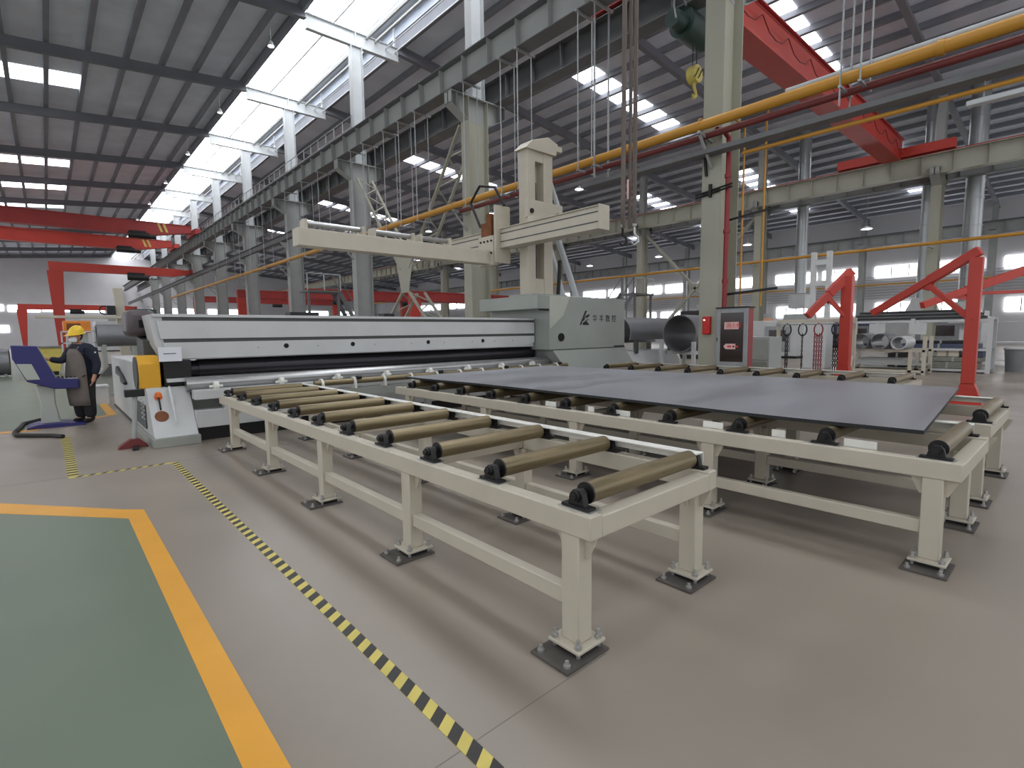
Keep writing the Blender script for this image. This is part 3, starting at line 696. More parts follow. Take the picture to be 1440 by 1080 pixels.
    pts.clear(); ed.clear()
    p0 = P(B(0, 0, .92), .17)
    for sg in (1, -1): h = P(B(0, .09*sg, .80), .14, p0); k = P(B(.01, .10*sg, .46), .115, h); P(B(-.01, .11*sg, .07), .09, k)
    link('trousers', skin_mesh('trousers', pts, ed, 0, 'trouser'), t)
    for sg in (1, -1):
        pts.clear(); ed.clear()
        a = P(B(-.01, .11*sg, .14), .065); b = P(B(-.02, .11*sg, .055), .055, a); P(B(.14, .125*sg, .045), .045, b)
        link('boot', skin_mesh('boot', pts, ed, 0, 'hair'), t)
    # apron: curved bib and skirt in front
    m = MB(); vs = []; fs = []
    rows = [(1.36, .11, .17), (1.28, .15, .20), (1.18, .19, .215), (1.02, .22, .22), (.86, .24, .22), (.66, .245, .215), (.48, .245, .205), (.33, .24, .20)]; n = 9
    for (zz, w, d) in rows:
        for q in range(n):
            u = -1+2*q/(n-1); vs.append(B(-.01, 0, zz)+r*w*u+f*(d*math.sqrt(max(.05, 1-.72*u*u))+.01*math.sin(zz*30+q)))
    for i in range(len(rows)-1):
        for q in range(n-1): fs.append([i*n+q, i*n+q+1, (i+1)*n+q+1, (i+1)*n+q])
    ap = part('apron', m.add(vs, fs), 'apron', t); ap.modifiers.new('s', 'SOLIDIFY').thickness = .012
    part('apron_strap', MB().tube([B(.13, .10, 1.36), B(.03, .11, 1.465), B(-.12, .06, 1.44)], .012).tube([B(.13, -.10, 1.36), B(.03, -.11, 1.465), B(-.12, -.06, 1.44)], .012), 'apron', ap)
worker()
def console():
    t = thing('control_console', 'dark blue operator console on a grey pedestal with keypad shelf', 'console', (-.05, 12.28, 0))
    y0, y1 = 12.02, 12.55
    c = part('cabinet', MB().prism([(-.46, 1.44), (-.13, 1.42), (.07, .86), (.38, .82), (.37, .66), (.05, .67), (-.30, .82), (-.45, 1.21)], 'y', y0, y1), 'console_blue', t, .012)
    part('side_panel', MB().prism([(-.41, 1.13), (-.22, 1.12), (-.13, .85), (-.30, .85)], 'y', y0-.012, y0), 'console_grey', c, .004)
    a, b = Vector((-.125, 0, 1.40)), Vector((.06, 0, .90))
    nx = Vector((.56, 0, .20)).normalized()*.006
    part('screen', MB().add([(a.x, y0+.06, a.z), (a.x, y1-.06, a.z), (b.x, y1-.06, b.z), (b.x, y0+.06, b.z)] + [(a.x+nx.x, y0+.06, a.z+nx.z), (a.x+nx.x, y1-.06, a.z+nx.z), (b.x+nx.x, y1-.06, b.z+nx.z), (b.x+nx.x, y0+.06, b.z+nx.z)],
         [(0, 1, 2, 3), (7, 6, 5, 4), (0, 4, 5, 1), (1, 5, 6, 2), (2, 6, 7, 3), (3, 7, 4, 0)]), 'console_grey', c)
    part('key_shelf', MB().box(.08, .37, y0+.03, y1-.03, .835, .848), 'machine_white', c)
    km = MB().box(-.016, .016, -.016, .016, 0, .02).mesh('key', 'ink')
    for i in range(5):
        for j in range(6): link('key', km, c, loc=Vector((.11+i*.055, y0+.09+j*.07, .846))-t.location)
    pr_ = [(-.20, .74), (.05, .70), (.04, .40), (.09, .06), (-.18, .06), (-.16, .40)]
    part('pedestal', MB().prism(pr_, 'y', 12.14, 12.42), 'console_grey', t, .02)
    part('base', MB().prism([(-.36, 0), (.42, 0), (.42, .025), (.10, .07), (-.22, .07), (-.36, .03)], 'y', 11.98, 12.58), 'console_blue', t, .005)
console()
m = MB().tube([(-.16, 13.0, .05), (-.30, 12.9, .035), (-.42, 12.72, .032), (-.44, 12.3, .032), (-.5, 11.6, .032), (-.46, 11.25, .032), (-.30, 11.08, .032), (-.05, 10.82, .032), (.08, 10.6, .032)], .032, 10)
solo('cable_conduit', m, 'rubber', 'thick black cable conduit curling on the floor behind the console base', 'cable', (-.3, 11.5, 0))
def jack_stand():
    x, y = .82, 8.95
    t = thing('support_stand', 'slim grey stand on a dark red foot beside the yellow drive guard', 'stand', (x, y, 0))
    part('foot', MB().prism([(x-.20, 0), (x+.16, 0), (x+.14, .04), (x+.05, .13), (x-.04, .13), (x-.18, .04)], 'y', y-.06, y+.06), 'pipe_red', t, .006)
    part('foot_bar', MB().bar((x-.02, y-.28, .02), (x+.06, y+.30, .02), .07, .03), 'black', t)
    part('pole', MB().cyl((x, y, .1), (x+.05, y, .74), .03, n=14), 'steel_grey', t)
    part('head', MB().box(x-.07, x+.16, y-.06, y+.06, .72, .82), 'black', t, .01)
    part('spring', MB().tube([(x+.13+.02*math.cos(i*1.2), y+.02*math.sin(i*1.2), .70-i*.012) for i in range(28)], .005, 5), 'zinc', t)
jack_stand()
solo('carton', MB().box(.72, 1.0, 15.4, 16.0, 0, .42).box(.70, 1.02, 15.38, 16.02, .40, .43), 'machine_white', 'low white box on the floor behind the worker', 'box', (.86, 15.7, 0))
# ================================================================ CRANES
def girder_profile(m, y0, y1, xa, xb, z0, z1, tap, ends=(1, 1)):
    za = z0+(z1-z0)*.45
    pl = [(xa, z1), (xb, z1), (xb, za if ends[1] else z0), (xb-tap if ends[1] else xb, z0), (xa+tap if ends[0] else xa, z0), (xa, za if ends[0] else z0)]
    m.prism(pl, 'y', y0, y1); return m
def bridge_left(y, label, mt):
    t = thing('bridge_crane', label, 'overhead crane', (10.95, y, 10.7), 'bridge cranes of the near bay')
    part('girder', girder_profile(MB(), y-.3, y+.3, -12.6, 10.7, 10.55, 11.65, 3.0), mt, t)
    part('top_plate', MB().box(-12.6, 10.7, y-.38, y+.38, 11.65, 11.69), mt, t)
    part('bottom_plate', MB().box(-9.6, 7.7, y-.38, y+.38, 10.51, 10.55), mt, t)
    part('end_carriage', MB().box(10.7, 11.2, y-1.8, y+1.8, 10.78, 11.25), mt, t, .02)
    for d in (-1.4, 1.4): part('wheel', MB().cyl((10.85, y+d, 10.82), (11.05, y+d, 10.82), .14, n=20), 'black', t)
    h = part('hoist', MB().cyl((5.9, y-.7, 10.35), (7.4, y-.7, 10.35), .26, n=18).box(6.0, 7.2, y-.75, y+.1, 10.5, 10.75), 'black', t)
    part('hoist_motor', MB().cyl((7.4, y-.7, 10.3), (7.9, y-.7, 10.3), .18, n=14), 'black', h)
    for x in (8.1, 8.5): part('warning_band', MB().prism([(x, 11.64), (x+.18, 11.64), (x+.42, 10.9), (x+.24, 10.9)], 'y', y-.304, y-.3), 'tape_yellow', t)
bridge_left(56.5, 'deep red overhead crane girder spanning the near bay, the nearer of two', 'crane_red2')
bridge_left(66.5, 'bright red overhead crane girder behind the nearer red girder', 'crane_red')
def bridge_right():
    y = 7.8
    t = thing('bridge_crane', 'red overhead crane girder with hoist crossing the middle bay', 'overhead crane', (34.65, y, 10.45))
    part('girder', MB().box(12.6, 35.0, y-.3, y+.3, 10.42, 11.5), 'crane_red', t)
    part('bottom_plate', MB().box(12.6, 35.0, y-.42, y+.42, 10.36, 10.42), 'crane_red', t)
    part('top_plate', MB().box(12.6, 35.0, y-.42, y+.42, 11.5, 11.55), 'crane_red2', t)
    part('end_carriage', MB().box(34.45, 34.9, y-2.6, y+2.6, 10.5, 10.98), 'crane_red', t, .02)
    part('end_carriage', MB().box(12.6, 13.05, y-2.6, y+2.6, 10.7, 11.15), 'crane_red2', t, .02)
    part('walkway_rail', MB().tube([(14, y-.5, 11.2), (33.5, y-.5, 11.2)], .02, 6), 'crane_red2', t)
    for i in range(10):
        x = 15+i*2; part('festoon_loop', MB().tube([(x, y-.45, 11.1), (x+.5, y-.46, 10.75), (x+1, y-.46, 10.68), (x+1.5, y-.46, 10.75), (x+2, y-.45, 11.1)], .018, 5), 'pipe_red', t)
    yh = y-.3
    h = part('hoist', MB().cyl((12.65, yh, 9.35), (13.75, yh, 9.35), .36, n=20), 'hoist_green', t)
    part('trolley', MB().box(12.9, 13.5, yh-.2, y+.2, 9.6, 10.36), 'hoist_green', h)
    part('hoist_motor', MB().cyl((12.2, yh, 9.3), (12.65, yh, 9.3), .22, n=16), 'hoist_green', h)
    part('hoist_cover', MB().lathe([(.18, 0), (.22, .1), (.10, .22)], (13.76, yh, 9.3), 14, 'x'), 'sign_pink', h)
    part('cable_loop', MB().tube([(12.5, yh-.2, 9.6), (12.2, yh-.2, 9.85), (12.0, yh-.2, 9.7), (11.95, yh-.2, 9.4), (12.05, yh-.2, 9.15)], .025, 6), 'galv', h)
    for x in (13.22, 13.42): part('rope', MB().cyl((x, yh, 9.1), (x, yh, 8.4), .012, n=6), 'black', t)
    hb = part('hook_block', MB().cyl((13.32, yh-.12, 8.28), (13.32, yh+.12, 8.28), .22, n=20), 'tape_yellow', t)
    for q in (-.1, .06): part('block_stripe', MB().bar((13.32+q-.10, yh-.122, 8.14), (13.32+q+.10, yh-.122, 8.42), .004, .07, (0, 1, 0)), 'tape_black', hb)
    part('hook', MB().tube([(13.32, yh, 8.1), (13.32, yh, 7.95), (13.40, yh, 7.87), (13.42, yh, 7.78), (13.32, yh, 7.7), (13.23, yh, 7.77)], [.05, .045, .04, .045, .045, .02], 8), 'tape_yellow', hb)
bridge_right()
def semi_gantry(x0, y, z, xr, label):
    t = thing('semi_gantry_crane', label, 'gantry crane', (x0, y, 0))
    part('girder', MB().box(x0-.4, xr-1.2, y-.25, y+.25, z-.75, z).prism([(xr-1.2, z), (xr, z-.1), (xr, z-.45), (xr-1.2, z-.75)], 'y', y-.25, y+.25), 'crane_red', t)
    part('leg', MB().prism([(x0-.55, z-.75), (x0+.55, z-.75), (x0+.22, .35), (x0-.22, .35)], 'y', y-.22, y+.22), 'crane_red', t)
    part('leg_carriage', MB().box(x0-.3, x0+.3, y-1.5, y+1.5, .12, .45), 'crane_red', t, .02)
    for d in (-1.1, 1.1): part('wheel', MB().cyl((x0-.06, y+d, .13), (x0+.06, y+d, .13), .13, n=16), 'black', t)
    h = part('hoist', MB().box(x0+5, x0+6.3, y-.5, y-.25, z-1.3, z-.6).cyl((x0+5, y-.45, z-1.05), (x0+6.6, y-.45, z-1.05), .25, n=14), 'black', t)
    part('end_carriage', MB().box(xr-.1, xr+.2, y-1.2, y+1.2, z-.5, z-.1), 'crane_red2', t)
semi_gantry(1.0, 60, 8.1, 10.9, 'red semi gantry crane with one tapered leg on the shop floor')
semi_gantry(-2.2, 98, 6.3, 10.4, 'faint red semi gantry crane near the end wall')
t = thing('gantry_rail_beam', 'slim grey gantry rail beam bracketed along the near columns', 'crane beam', (11.1, 30, 7.3))
part('beam', MB().ibeam((11.1, 30, 7.4), (11.1, 112, 7.4), .36, .24), 'steel_dark', t)
for y in FY[5:13]: part('bracket', MB().prism([(10.98, 7.2), (11.42, 7.2), (11.42, 6.7)], 'y', y-.1, y+.1), 'steel_grey', t)
# lifting slings hung from above
def slings():
    t = thing('lifting_sling', 'long brown-grey lifting slings with hooks hanging in front of the column', 'sling', (9.5, 6.8, 3.4))
    for (x, y, w) in ((9.42, 6.90, .10), (9.52, 6.80, .07), (9.56, 6.71, .09)):
        part('strap', MB().bar((x, y, 3.75), (x, y, 11.0), w, .03, (1, 0, 0)), 'sling', t)
    for (x, y) in ((9.44, 6.92), (9.56, 6.70)):
        hk = part('hook', MB().tube([(x, y, 3.78), (x, y, 3.62), (x+.05, y-.05, 3.55), (x+.06, y-.06, 3.46), (x, y, 3.39), (x-.05, y+.05, 3.45)], [.025, .03, .028, .028, .024, .012], 8), 'zinc' if x > 9.5 else 'black', t)
        part('shackle', MB().cyl((x-.03, y+.03, 3.8), (x+.03, y-.03, 3.8), .04, n=10), 'zinc', hk)
    part('tag', MB().box(9.44, 9.47, 6.79, 6.82, 4.35, 4.75), 'sign_pink', t)
    part('top_block', MB().cyl((9.5, 6.55, 11.0), (9.5, 7.05, 11.0), .14, n=16), 'hoist_green', t)
slings()
# ================================================================ PIPES, TRAYS, HANGERS
def pipe_run(name, label, pts, r, mt, cat='pipe', n=12, flanges=(), fl_mt=None):
    t = thing(name, label, cat, pts[0]); part('pipe', MB().tube(pts, r, n), mt, t)
    for y in flanges: part('coupling', MB().cyl((pts[0][0], y-.05, pts[0][2]), (pts[0][0], y+.05, pts[0][2]), r*1.18, n=n), fl_mt or mt, t)
    return t
yp = pipe_run('gas_pipe', 'thick ochre yellow gas pipe hung along the near columns', [(10.9, -6, 5.95), (10.9, 70, 5.95)], .105, 'pipe_yellow', flanges=(1.9, 7.9, 13.9, 19.9, 25.9))
for y in FY[2:9]:
    part('u_clamp', MB().tube([(10.9+.14*math.cos(a), y, 5.95+.14*math.sin(a)) for a in [math.pi*k/8 for k in range(9)]], .012, 6), 'pipe_yellow', yp)
pipe_run('pipe_underside_shade', 'dark red tube added for the shaded lower half of the ochre gas pipe', [(11.10, -6, 5.78), (11.10, 15, 5.78)], .07, 'pipe_red')  # added tube, its dark red stands for bounced shade under the gas pipe
pipe_run('conduit_pipe', 'thin orange pipe below the grey cable tray', [(11.28, -6, 5.27), (11.28, 5.2, 5.27)], .04, 'pipe_yellow')
pipe_run('conduit_pipe', 'white conduit pipe above the ochre gas pipe at the right', [(11.35, -6, 6.28), (11.35, 4.4, 6.26)], .05, 'steel_light')
t = thing('cable_tray', 'grey galvanised cable tray beside the ochre gas pipe', 'cable tray', (11.2, -6, 5.4))
part('tray_bottom', MB().box(11.06, 11.36, -6, 9.5, 5.40, 5.42), 'steel_dark', t)
for x in (11.06, 11.348): part('tray_side', MB().box(x, x+.012, -6, 9.5, 5.42, 5.50), 'steel_dark', t)
t = thing('strip_light', 'white strip light fitting hung under the cable tray', 'lamp', (11.3, 1.0, 5.1))
part('housing', MB().box(11.25, 11.4, .2, 1.6, 5.06, 5.14), 'steel_light', t, .01)
part('suspension', MB().cyl((11.32, .4, 5.14), (11.32, .4, 5.4), .008, n=6), 'galv', t)
part('suspension', MB().cyl((11.32, 1.4, 5.14), (11.32, 1.4, 5.4), .008, n=6), 'galv', t)
fp = pipe_run('gas_pipe', 'thin yellow gas pipe running along the far columns', [(34.3, -6, 5.85), (34.3, 70, 5.8)], .085, 'pipe_yellow')
pipe_run('gas_pipe', 'thin yellow pipe along the windowed side wall', [(57.6, -6, 5.5), (57.6, 40, 5.5)], .08, 'pipe_yellow')
hy = [(2.95, 0), (3.25, 1), (8.75, 1), (9.3, 0), (11.6, 0), (12.35, 0), (14.2, 0), (17.2, 0), (18.4, 0), (19.6, 0), (21.4, 0), (22.6, 0), (26.4, 0), (28.6, 0), (31.2, 0), (35.5, 0), (38.4, 0), (41, 0), (44.6, 0), (47.5, 0)]
def hanger(y, perf, i):
    t = thing('pipe_hanger', 'pair of thin steel rods hanging the gas pipe from the runway beam', 'hanger', (10.95, y, 5.8), 'rod hangers of the gas pipe')
    if perf: t['label'] = 'perforated steel strap hanger holding the ochre gas pipe'; t['group'] = 'perforated strap hangers'
    part('clamp_bar', MB().box(10.62, 11.42, y-.03, y+.03, 9.64, 9.70), 'galv', t)
    for x in (10.72, 11.28):
        if perf:
            m = MB(); z = 5.62
            while z < 9.6: m.box(x-.022, x-.012, y-.004, y+.004, z, z+.1).box(x+.012, x+.022, y-.004, y+.004, z, z+.1).box(x-.012, x+.012, y-.004, y+.004, z, z+.05); z += .1
            o = part('strap', MB().box(x-.028, x-.010, y-.008, y+.008, 5.45, 9.64).box(x+.010, x+.028, y-.008, y+.008, 5.45, 9.64), 'galv', t)
            for k in range(28): part('strap_web', MB().box(x-.010, x+.010, y-.007, y+.007, 5.5+k*.148, 5.56+k*.148), 'galv', o) if i == 1 and x < 11 else None
        else: part('rod', MB().cyl((x, y, 5.78), (x, y, 9.66), .016, n=8), 'galv', t)
    part('saddle', MB().box(10.68, 11.34, y-.025, y+.025, 5.75, 5.79), 'galv', t)
for i, (y, p) in enumerate(hy): hanger(y, p, i)
# guard rail on top of the runway
t = thing('guard_rail', 'thin galvanised guard rail along the top of the crane runway', 'railing', (11.1, 23.6, 10.7))
for z in (11.15, 11.65): part('rail', MB().cyl((11.32, 23.6, z), (11.32, 60, z), .025, n=6), 'galv', t)
for i in range(37): part('post', MB().box(11.30, 11.34, 23.6+i, 23.64+i, 10.56, 11.65), 'galv', t)
part('walkway', MB().box(11.21, 11.42, 23.5, 60, 10.50, 10.56), 'steel_grey', t)
# laced cross bracing between the columns
def lattice(t, name, p0, p1, w, mt='col_grey', step=.55, ch=.07):
    p0 = Vector(p0); p1 = Vector(p1); d = (p1-p0); L = d.length; d.normalize(); s = Vector((1, 0, 0))*w/2
    o = part(name, MB().bar(p0-s, p1-s, ch, ch*1.6, (1, 0, 0)), mt, t)
    part(name, MB().bar(p0+s, p1+s, ch, ch*1.6, (1, 0, 0)), mt, t)
    k = int(L/step); m = MB()
    for i in range(k):
        a = p0+d*(L*i/k); b = p0+d*(L*(i+1)/k); sg = 1 if i % 2 else -1
        part('lacing', MB().bar(a+s*sg, b-s*sg, .03, .05, (1, 0, 0)), mt, o)
t = thing('cross_brace', 'laced steel cross bracing with gusset plates between two near columns', 'bracing', (11.9, 19.6, 0))
yA, yB = FY[3]+.45, FY[4]-.45; ym = (yA+yB)/2
lattice(t, 'chord', (11.9, yA, 8.9), (11.9, ym-.35, 4.3), .75); lattice(t, 'chord', (11.9, yB, 8.9), (11.9, ym+.35, 4.3), .75)
lattice(t, 'chord', (11.9, ym-.3, 3.3), (11.9, yA+.3, .04), .75); lattice(t, 'chord', (11.9, ym+.3, 3.3), (11.9, yB-.3, .04), .75)
for x in (11.5,): part('gusset_plate', MB().prism([(ym-.75, 4.9), (ym+.75, 4.9), (ym+.30, 3.3), (ym-.30, 3.3)], 'x', x-.008, x+.008), 'col_grey', t)
def plain_brace(x, ya, yb, label):
    t = thing('cross_brace', label, 'bracing', (x, (ya+yb)/2, 0), 'braces between the far columns')
    ym = (ya+yb)/2
    part('brace', MB().bar((x, ya, 9.0), (x, ym, 4.6), .18, .18), 'col_grey', t); part('brace', MB().bar((x, yb, 9.0), (x, ym, 4.6), .18, .18), 'col_grey', t)
    part('brace', MB().bar((x, ya, .2), (x, ym, 4.6), .18, .18), 'col_grey', t); part('brace', MB().bar((x, yb, .2), (x, ym, 4.6), .18, .18), 'col_grey', t)
    part('gusset_plate', MB().prism([(ym-.5, 4.9), (ym+.5, 4.9), (ym+.5, 4.3), (ym-.5, 4.3)], 'x', x-.02, x+.02), 'col_grey', t)
plain_brace(CX2, FY[3]+.3, FY[4]-.3, 'plain steel cross brace between two far columns')
# ================================================================ FIRE CABINET AND COLUMN ITEMS
def fire_cabinet():
    x0, x1, y0, y1 = 11.28, 11.56, 4.98, 5.68
    t = thing('fire_cabinet', 'dark red fire hose cabinet with glazed white framed door beside the column', 'fire cabinet', (x0, (y0+y1)/2, 0))
    part('body', MB().box(x0+.03, x1, y0, y1, .1, 2.02), 'cabinet_red', t, .006)
    d = part('door', MB().box(x0, x0+.03, y0, y0+.09, .12, 2.02).box(x0, x0+.03, y1-.09, y1, .12, 2.02).box(x0, x0+.03, y0+.09, y1-.09, 1.92, 2.02).box(x0, x0+.03, y0+.09, y1-.09, .72, .84).box(x0, x0+.03, y0+.09, y1-.09, .12, .2), 'mullion', t, .004)
    part('pane', MB().box(x0+.012, x0+.022, y0+.09, y1-.09, .84, 1.92), 'glass_dark', d)
    part('pane', MB().box(x0+.012, x0+.022, y0+.09, y1-.09, .2, .72), 'glass_dark', d)
    s = part('sign', MB().box(x0+.002, x0+.012, y0+.20, y1-.18, 1.56, 1.72), 'sign_pink', t)
    for i, chx in enumerate('消火栓'):
        me = text_mesh('sign_character', chx, .125, 'sign_red', (x0, y1-.215-i*.115, 1.595), (0, -1, 0), (0, 0, 1))
        for v in me.vertices: v.co -= t.location
        link('sign_character', me, s)
    s = part('sign', MB().prism([(y0+.26, 1.12), (y1-.22, 1.12), (y1-.17, 1.18), (y1-.22, 1.24), (y0+.26, 1.24)], 'x', x0+.002, x0+.012), 'sign_pink', t)
    part('sign_mark', MB().cyl((x0-.001, 5.28, 1.18), (x0+.002, 5.28, 1.18), .022, n=12), 'ink', s)
    part('sign_mark', MB().box(x0-.001, x0+.002, 5.33, 5.42, 1.16, 1.20), 'sign_red', s); part('sign_mark', MB().box(x0-.001, x0+.002, 5.17, 5.24, 1.16, 1.20), 'sign_red', s)
    part('base_frame', MB().box(x0+.03, x1, y0, y1, 0, .1), 'black', t)
    part('hinge', MB().box(x0-.008, x0, y1-.03, y1-.01, 1.3, 1.38), 'ink', d)
    part('top_lip', MB().box(x0-.02, x1+.02, y0-.02, y1+.02, 2.02, 2.05), 'black', t)
fire_cabinet()
t = thing('alarm_box', 'small bright red fire alarm box on the grey column', 'alarm box', (11.4, 5.97, 1.5))
part('case', MB().box(11.30, 11.395, 5.86, 6.04, 1.45, 1.86), 'fire_red', t, .02)
part('indicator', MB().cyl((11.295, 5.99, 1.78), (11.30, 5.99, 1.78), .012, n=10), 'lamp', t)
part('button', MB().cyl((11.29, 5.95, 1.6), (11.30, 5.95, 1.6), .03, n=14), 'sign_red', t)
t = thing('fire_pipe', 'vertical red fire water pipe on the side of the grey column', 'pipe', (11.85, 5.60, 2.05))
part('riser', MB().tube([(11.5, 5.62, 2.05), (11.52, 5.62, 5.55), (11.5, 5.62, 5.75), (11.35, 5.65, 5.85), (11.1, 5.7, 5.85)], .055, 12), 'cabinet_red', t)
for z in (2.6, 3.7, 4.9): part('collar', MB().cyl((11.51, 5.62, z), (11.51, 5.62, z+.08), .072, n=12), 'cabinet_red', t)
for (y, lb) in ((5.36, 'thin yellow vertical pipe beside the red fire pipe'), (4.90, 'thin yellow vertical pipe ending in a swan neck, farther from the column')):
    t = thing('vent_pipe', lb, 'pipe', (11.7, y, 2.1))
    part('pipe', MB().tube([(11.7, y, 2.06), (11.7, y, 6.02), (11.68, y-.03, 6.12), (11.5, y-.08, 6.16), (11.2, y-.14, 6.02)] if y < 5 else [(11.7, y, 2.06), (11.7, y, 5.9), (11.5, y, 5.98), (11.0, y, 5.98)], .022, 8), 'pipe_yellow', t)
t = thing('bracket_arm', 'dark horizontal bracket arm holding the yellow pipes at the column', 'bracket', (11.5, 5.3, 4))
part('arm', MB().bar((11.665, 5.72, 4.0), (11.665, 4.55, 4.12), .04, .04), 'black', t); part('arm', MB().bar((11.66, 5.72, 2.35), (11.66, 4.55, 2.42), .05, .05), 'black', t)
t = thing('column_clamp', 'dark clamp band with twin rods around the grey column', 'clamp', (11.9, 5.95, 4.6))
part('rod', MB().cyl((11.36, 6.3, 4.56), (11.36, 5.45, 4.66), .022, n=8), 'black', t); part('rod', MB().cyl((11.36, 6.3, 4.62), (11.36, 5.45, 4.72), .022, n=8), 'black', t)
part('stud', MB().box(11.33, 11.39, 5.92, 5.98, 4.52, 4.8), 'black', t)
part('strut', MB().bar((11.36, 6.15, 5.85), (11.36, 6.05, 5.0), .05, .05), 'black', t)
# ================================================================ RED JIBS
def jib(base, top, tip, brace_at, label, w=.21, post=True, tail=.0):
    base = Vector(base); top = Vector(top); tip = Vector(tip)
    t = thing('jib_crane', label, 'jib crane', base)
    if post:
        part('base_plate', MB().box(base.x-.32, base.x+.32, base.y-.32, base.y+.32, 0, .03), 'crane_red', t, .004)
        part('post_foot', MB().prism([(base.y-.24, .03), (base.y+.24, .03), (base.y+w/2, .42), (base.y-w/2, .42)], 'x', base.x-w/2, base.x+w/2), 'crane_red', t)
        part('post', MB().bar((base.x, base.y, .4), (base.x, base.y, top.z-.12), w, w, (0, 1, 0)), 'crane_red', t, .01)
        for (dx, dy) in ((-.26, -.26), (.26, -.26), (-.26, .26), (.26, .26)): link('anchor_bolt', BOLT, t, loc=(dx, dy, .03))
    d = (tip-top); u = Vector((0, 0, 1)); m1 = top+d*brace_at
    a = part('arm', MB().bar(top-d*tail, m1, w*.7, w*.85), 'crane_red', t, .01)
    part('arm_nose', MB().bar(m1-d*.02, tip, w*.6, w*.7), 'crane_red', t, .01)
    part('arm_gusset', MB().add([m1+d*.10+Vector((.03, 0, -.05)), m1-d*.10+Vector((.03, 0, -.05)), m1+Vector((.03, 0, -w*1.1)), m1+d*.10+Vector((-.03, 0, -.05)), m1-d*.10+Vector((-.03, 0, -.05)), m1+Vector((-.03, 0, -w*1.1))], [(0, 1, 2), (5, 4, 3), (0, 3, 4, 1), (1, 4, 5, 2), (2, 5, 3, 0)]), 'crane_red', a)
    if post:
        pb = Vector((base.x, base.y, top.z-1.35))
        part('brace', MB().bar(m1-Vector((.08, 0, .12)), pb-Vector((.08, 0, 0)), .06, .09), 'crane_red', t)
        part('brace', MB().bar(m1-Vector((-.08, 0, .12)), pb-Vector((-.08, 0, 0)), .06, .09), 'crane_red', t)
    return t
jib((13.75, 1.62, 0), (13.80, 1.62, 3.02), (14.2, 3.42, 1.88), .42, 'red jib crane with sloping braced arm beyond the end of the roller tables', tail=.02)
jib((17.95, 4.98, 0), (18.05, 4.96, 3.22), (17.04, 5.75, 1.92), .5, 'red jib crane standing before the rack of hanging chains', w=.28, tail=.02)
t = jib((24.55, -.02, 0), (24.55, -.02, 4.05), (20.2, 3.58, 2.22), .75, 'red jib crane beside the pipe rack and trash bin', w=.28, tail=.0)
# ================================================================ CHAIN RACK
def chain_rack():
    X, ya, yb, zt = 19.0, 4.98, 7.36, 1.86
    t = thing('chain_rack', 'cream steel rack with hanging lifting chains', 'rack', (X, (ya+yb)/2, 0))
    part('top_bar', MB().box(X-.05, X+.05, ya, yb, zt-.1, zt), 'cream', t, .005)
    for y in (ya+.05, yb-.05):
        part('post', MB().box(X-.05, X+.05, y-.05, y+.05, .08, zt-.1), 'cream', t, .005)
        part('foot', MB().box(X-.6, X+.6, y-.05, y+.05, 0, .08), 'cream', t, .005)
        part('foot_brace', MB().bar((X-.5, y, .08), (X, y, .7), .05, .05), 'cream', t)
    part('low_bar', MB().box(X-.04, X+.04, ya+.1, yb-.1, .12, .2), 'cream', t)
    part('hanger_bar', MB().cyl((X-.12, ya, zt-.16), (X-.12, yb, zt-.16), .025, n=8), 'steel_grey', t)
    for y in (ya+.05, yb-.05): part('hanger_lug', MB().box(X-.14, X-.04, y-.02, y+.02, zt-.19, zt-.1), 'steel_grey', t)
    def chain(y, n, mt, label, sp=.05, zb=.3):
        x = X-.12
        c = thing('chain_sling', label, 'chain', (x, y, zb), 'lifting chains on the cream rack')
        rp = [(x, y+.13*math.sin(a), zt-.34+.20*math.cos(a)) for a in [2*math.pi*k/16 for k in range(17)]]
        part('ring', MB().tube(rp, .022, 8, False), mt, c)
        for s in range(n):
            yy = y+(s-(n-1)/2)*sp; k = 0; z = zt-.52
            lm = CH[mt][0]; ln = CH[mt][1]
            while z > zb: link('chain_link', lm if k % 2 else ln, c, loc=Vector((x, yy, z))-c.location); z -= .075; k += 1
            part('hook', MB().tube([(x, yy, z+.02), (x, yy, z-.05), (x, yy+.05, z-.09), (x, yy+.05, z-.15), (x, yy-.02, z-.17)], .016, 6), mt, c)
    CH = {}
    for mt in ('black', 'cabinet_red'):
        l = []
        for ax in (0, 1):
            pp = []
            for k in range(9):
                a = 2*math.pi*k/8; q = (.022*math.cos(a), .052*math.sin(a)); pp.append((q[0], 0, q[1]) if ax else (0, q[0], q[1]))
            l.append(MB().tube(pp, .011, 5, False).mesh('chain_link', mt))
        CH[mt] = l
    chain(6.99, 2, 'black', 'black two-leg lifting chain beside the outer post of the cream rack', .06, .25)
    chain(6.50, 1, 'black', 'single black lifting chain on the cream rack', .06, .25)
    chain(6.02, 4, 'cabinet_red', 'dark red four-leg chain sling on the cream rack', .07, .22)
    chain(5.50, 3, 'black', 'black three-leg lifting chain behind the red jib post', .06, .22)
chain_rack()
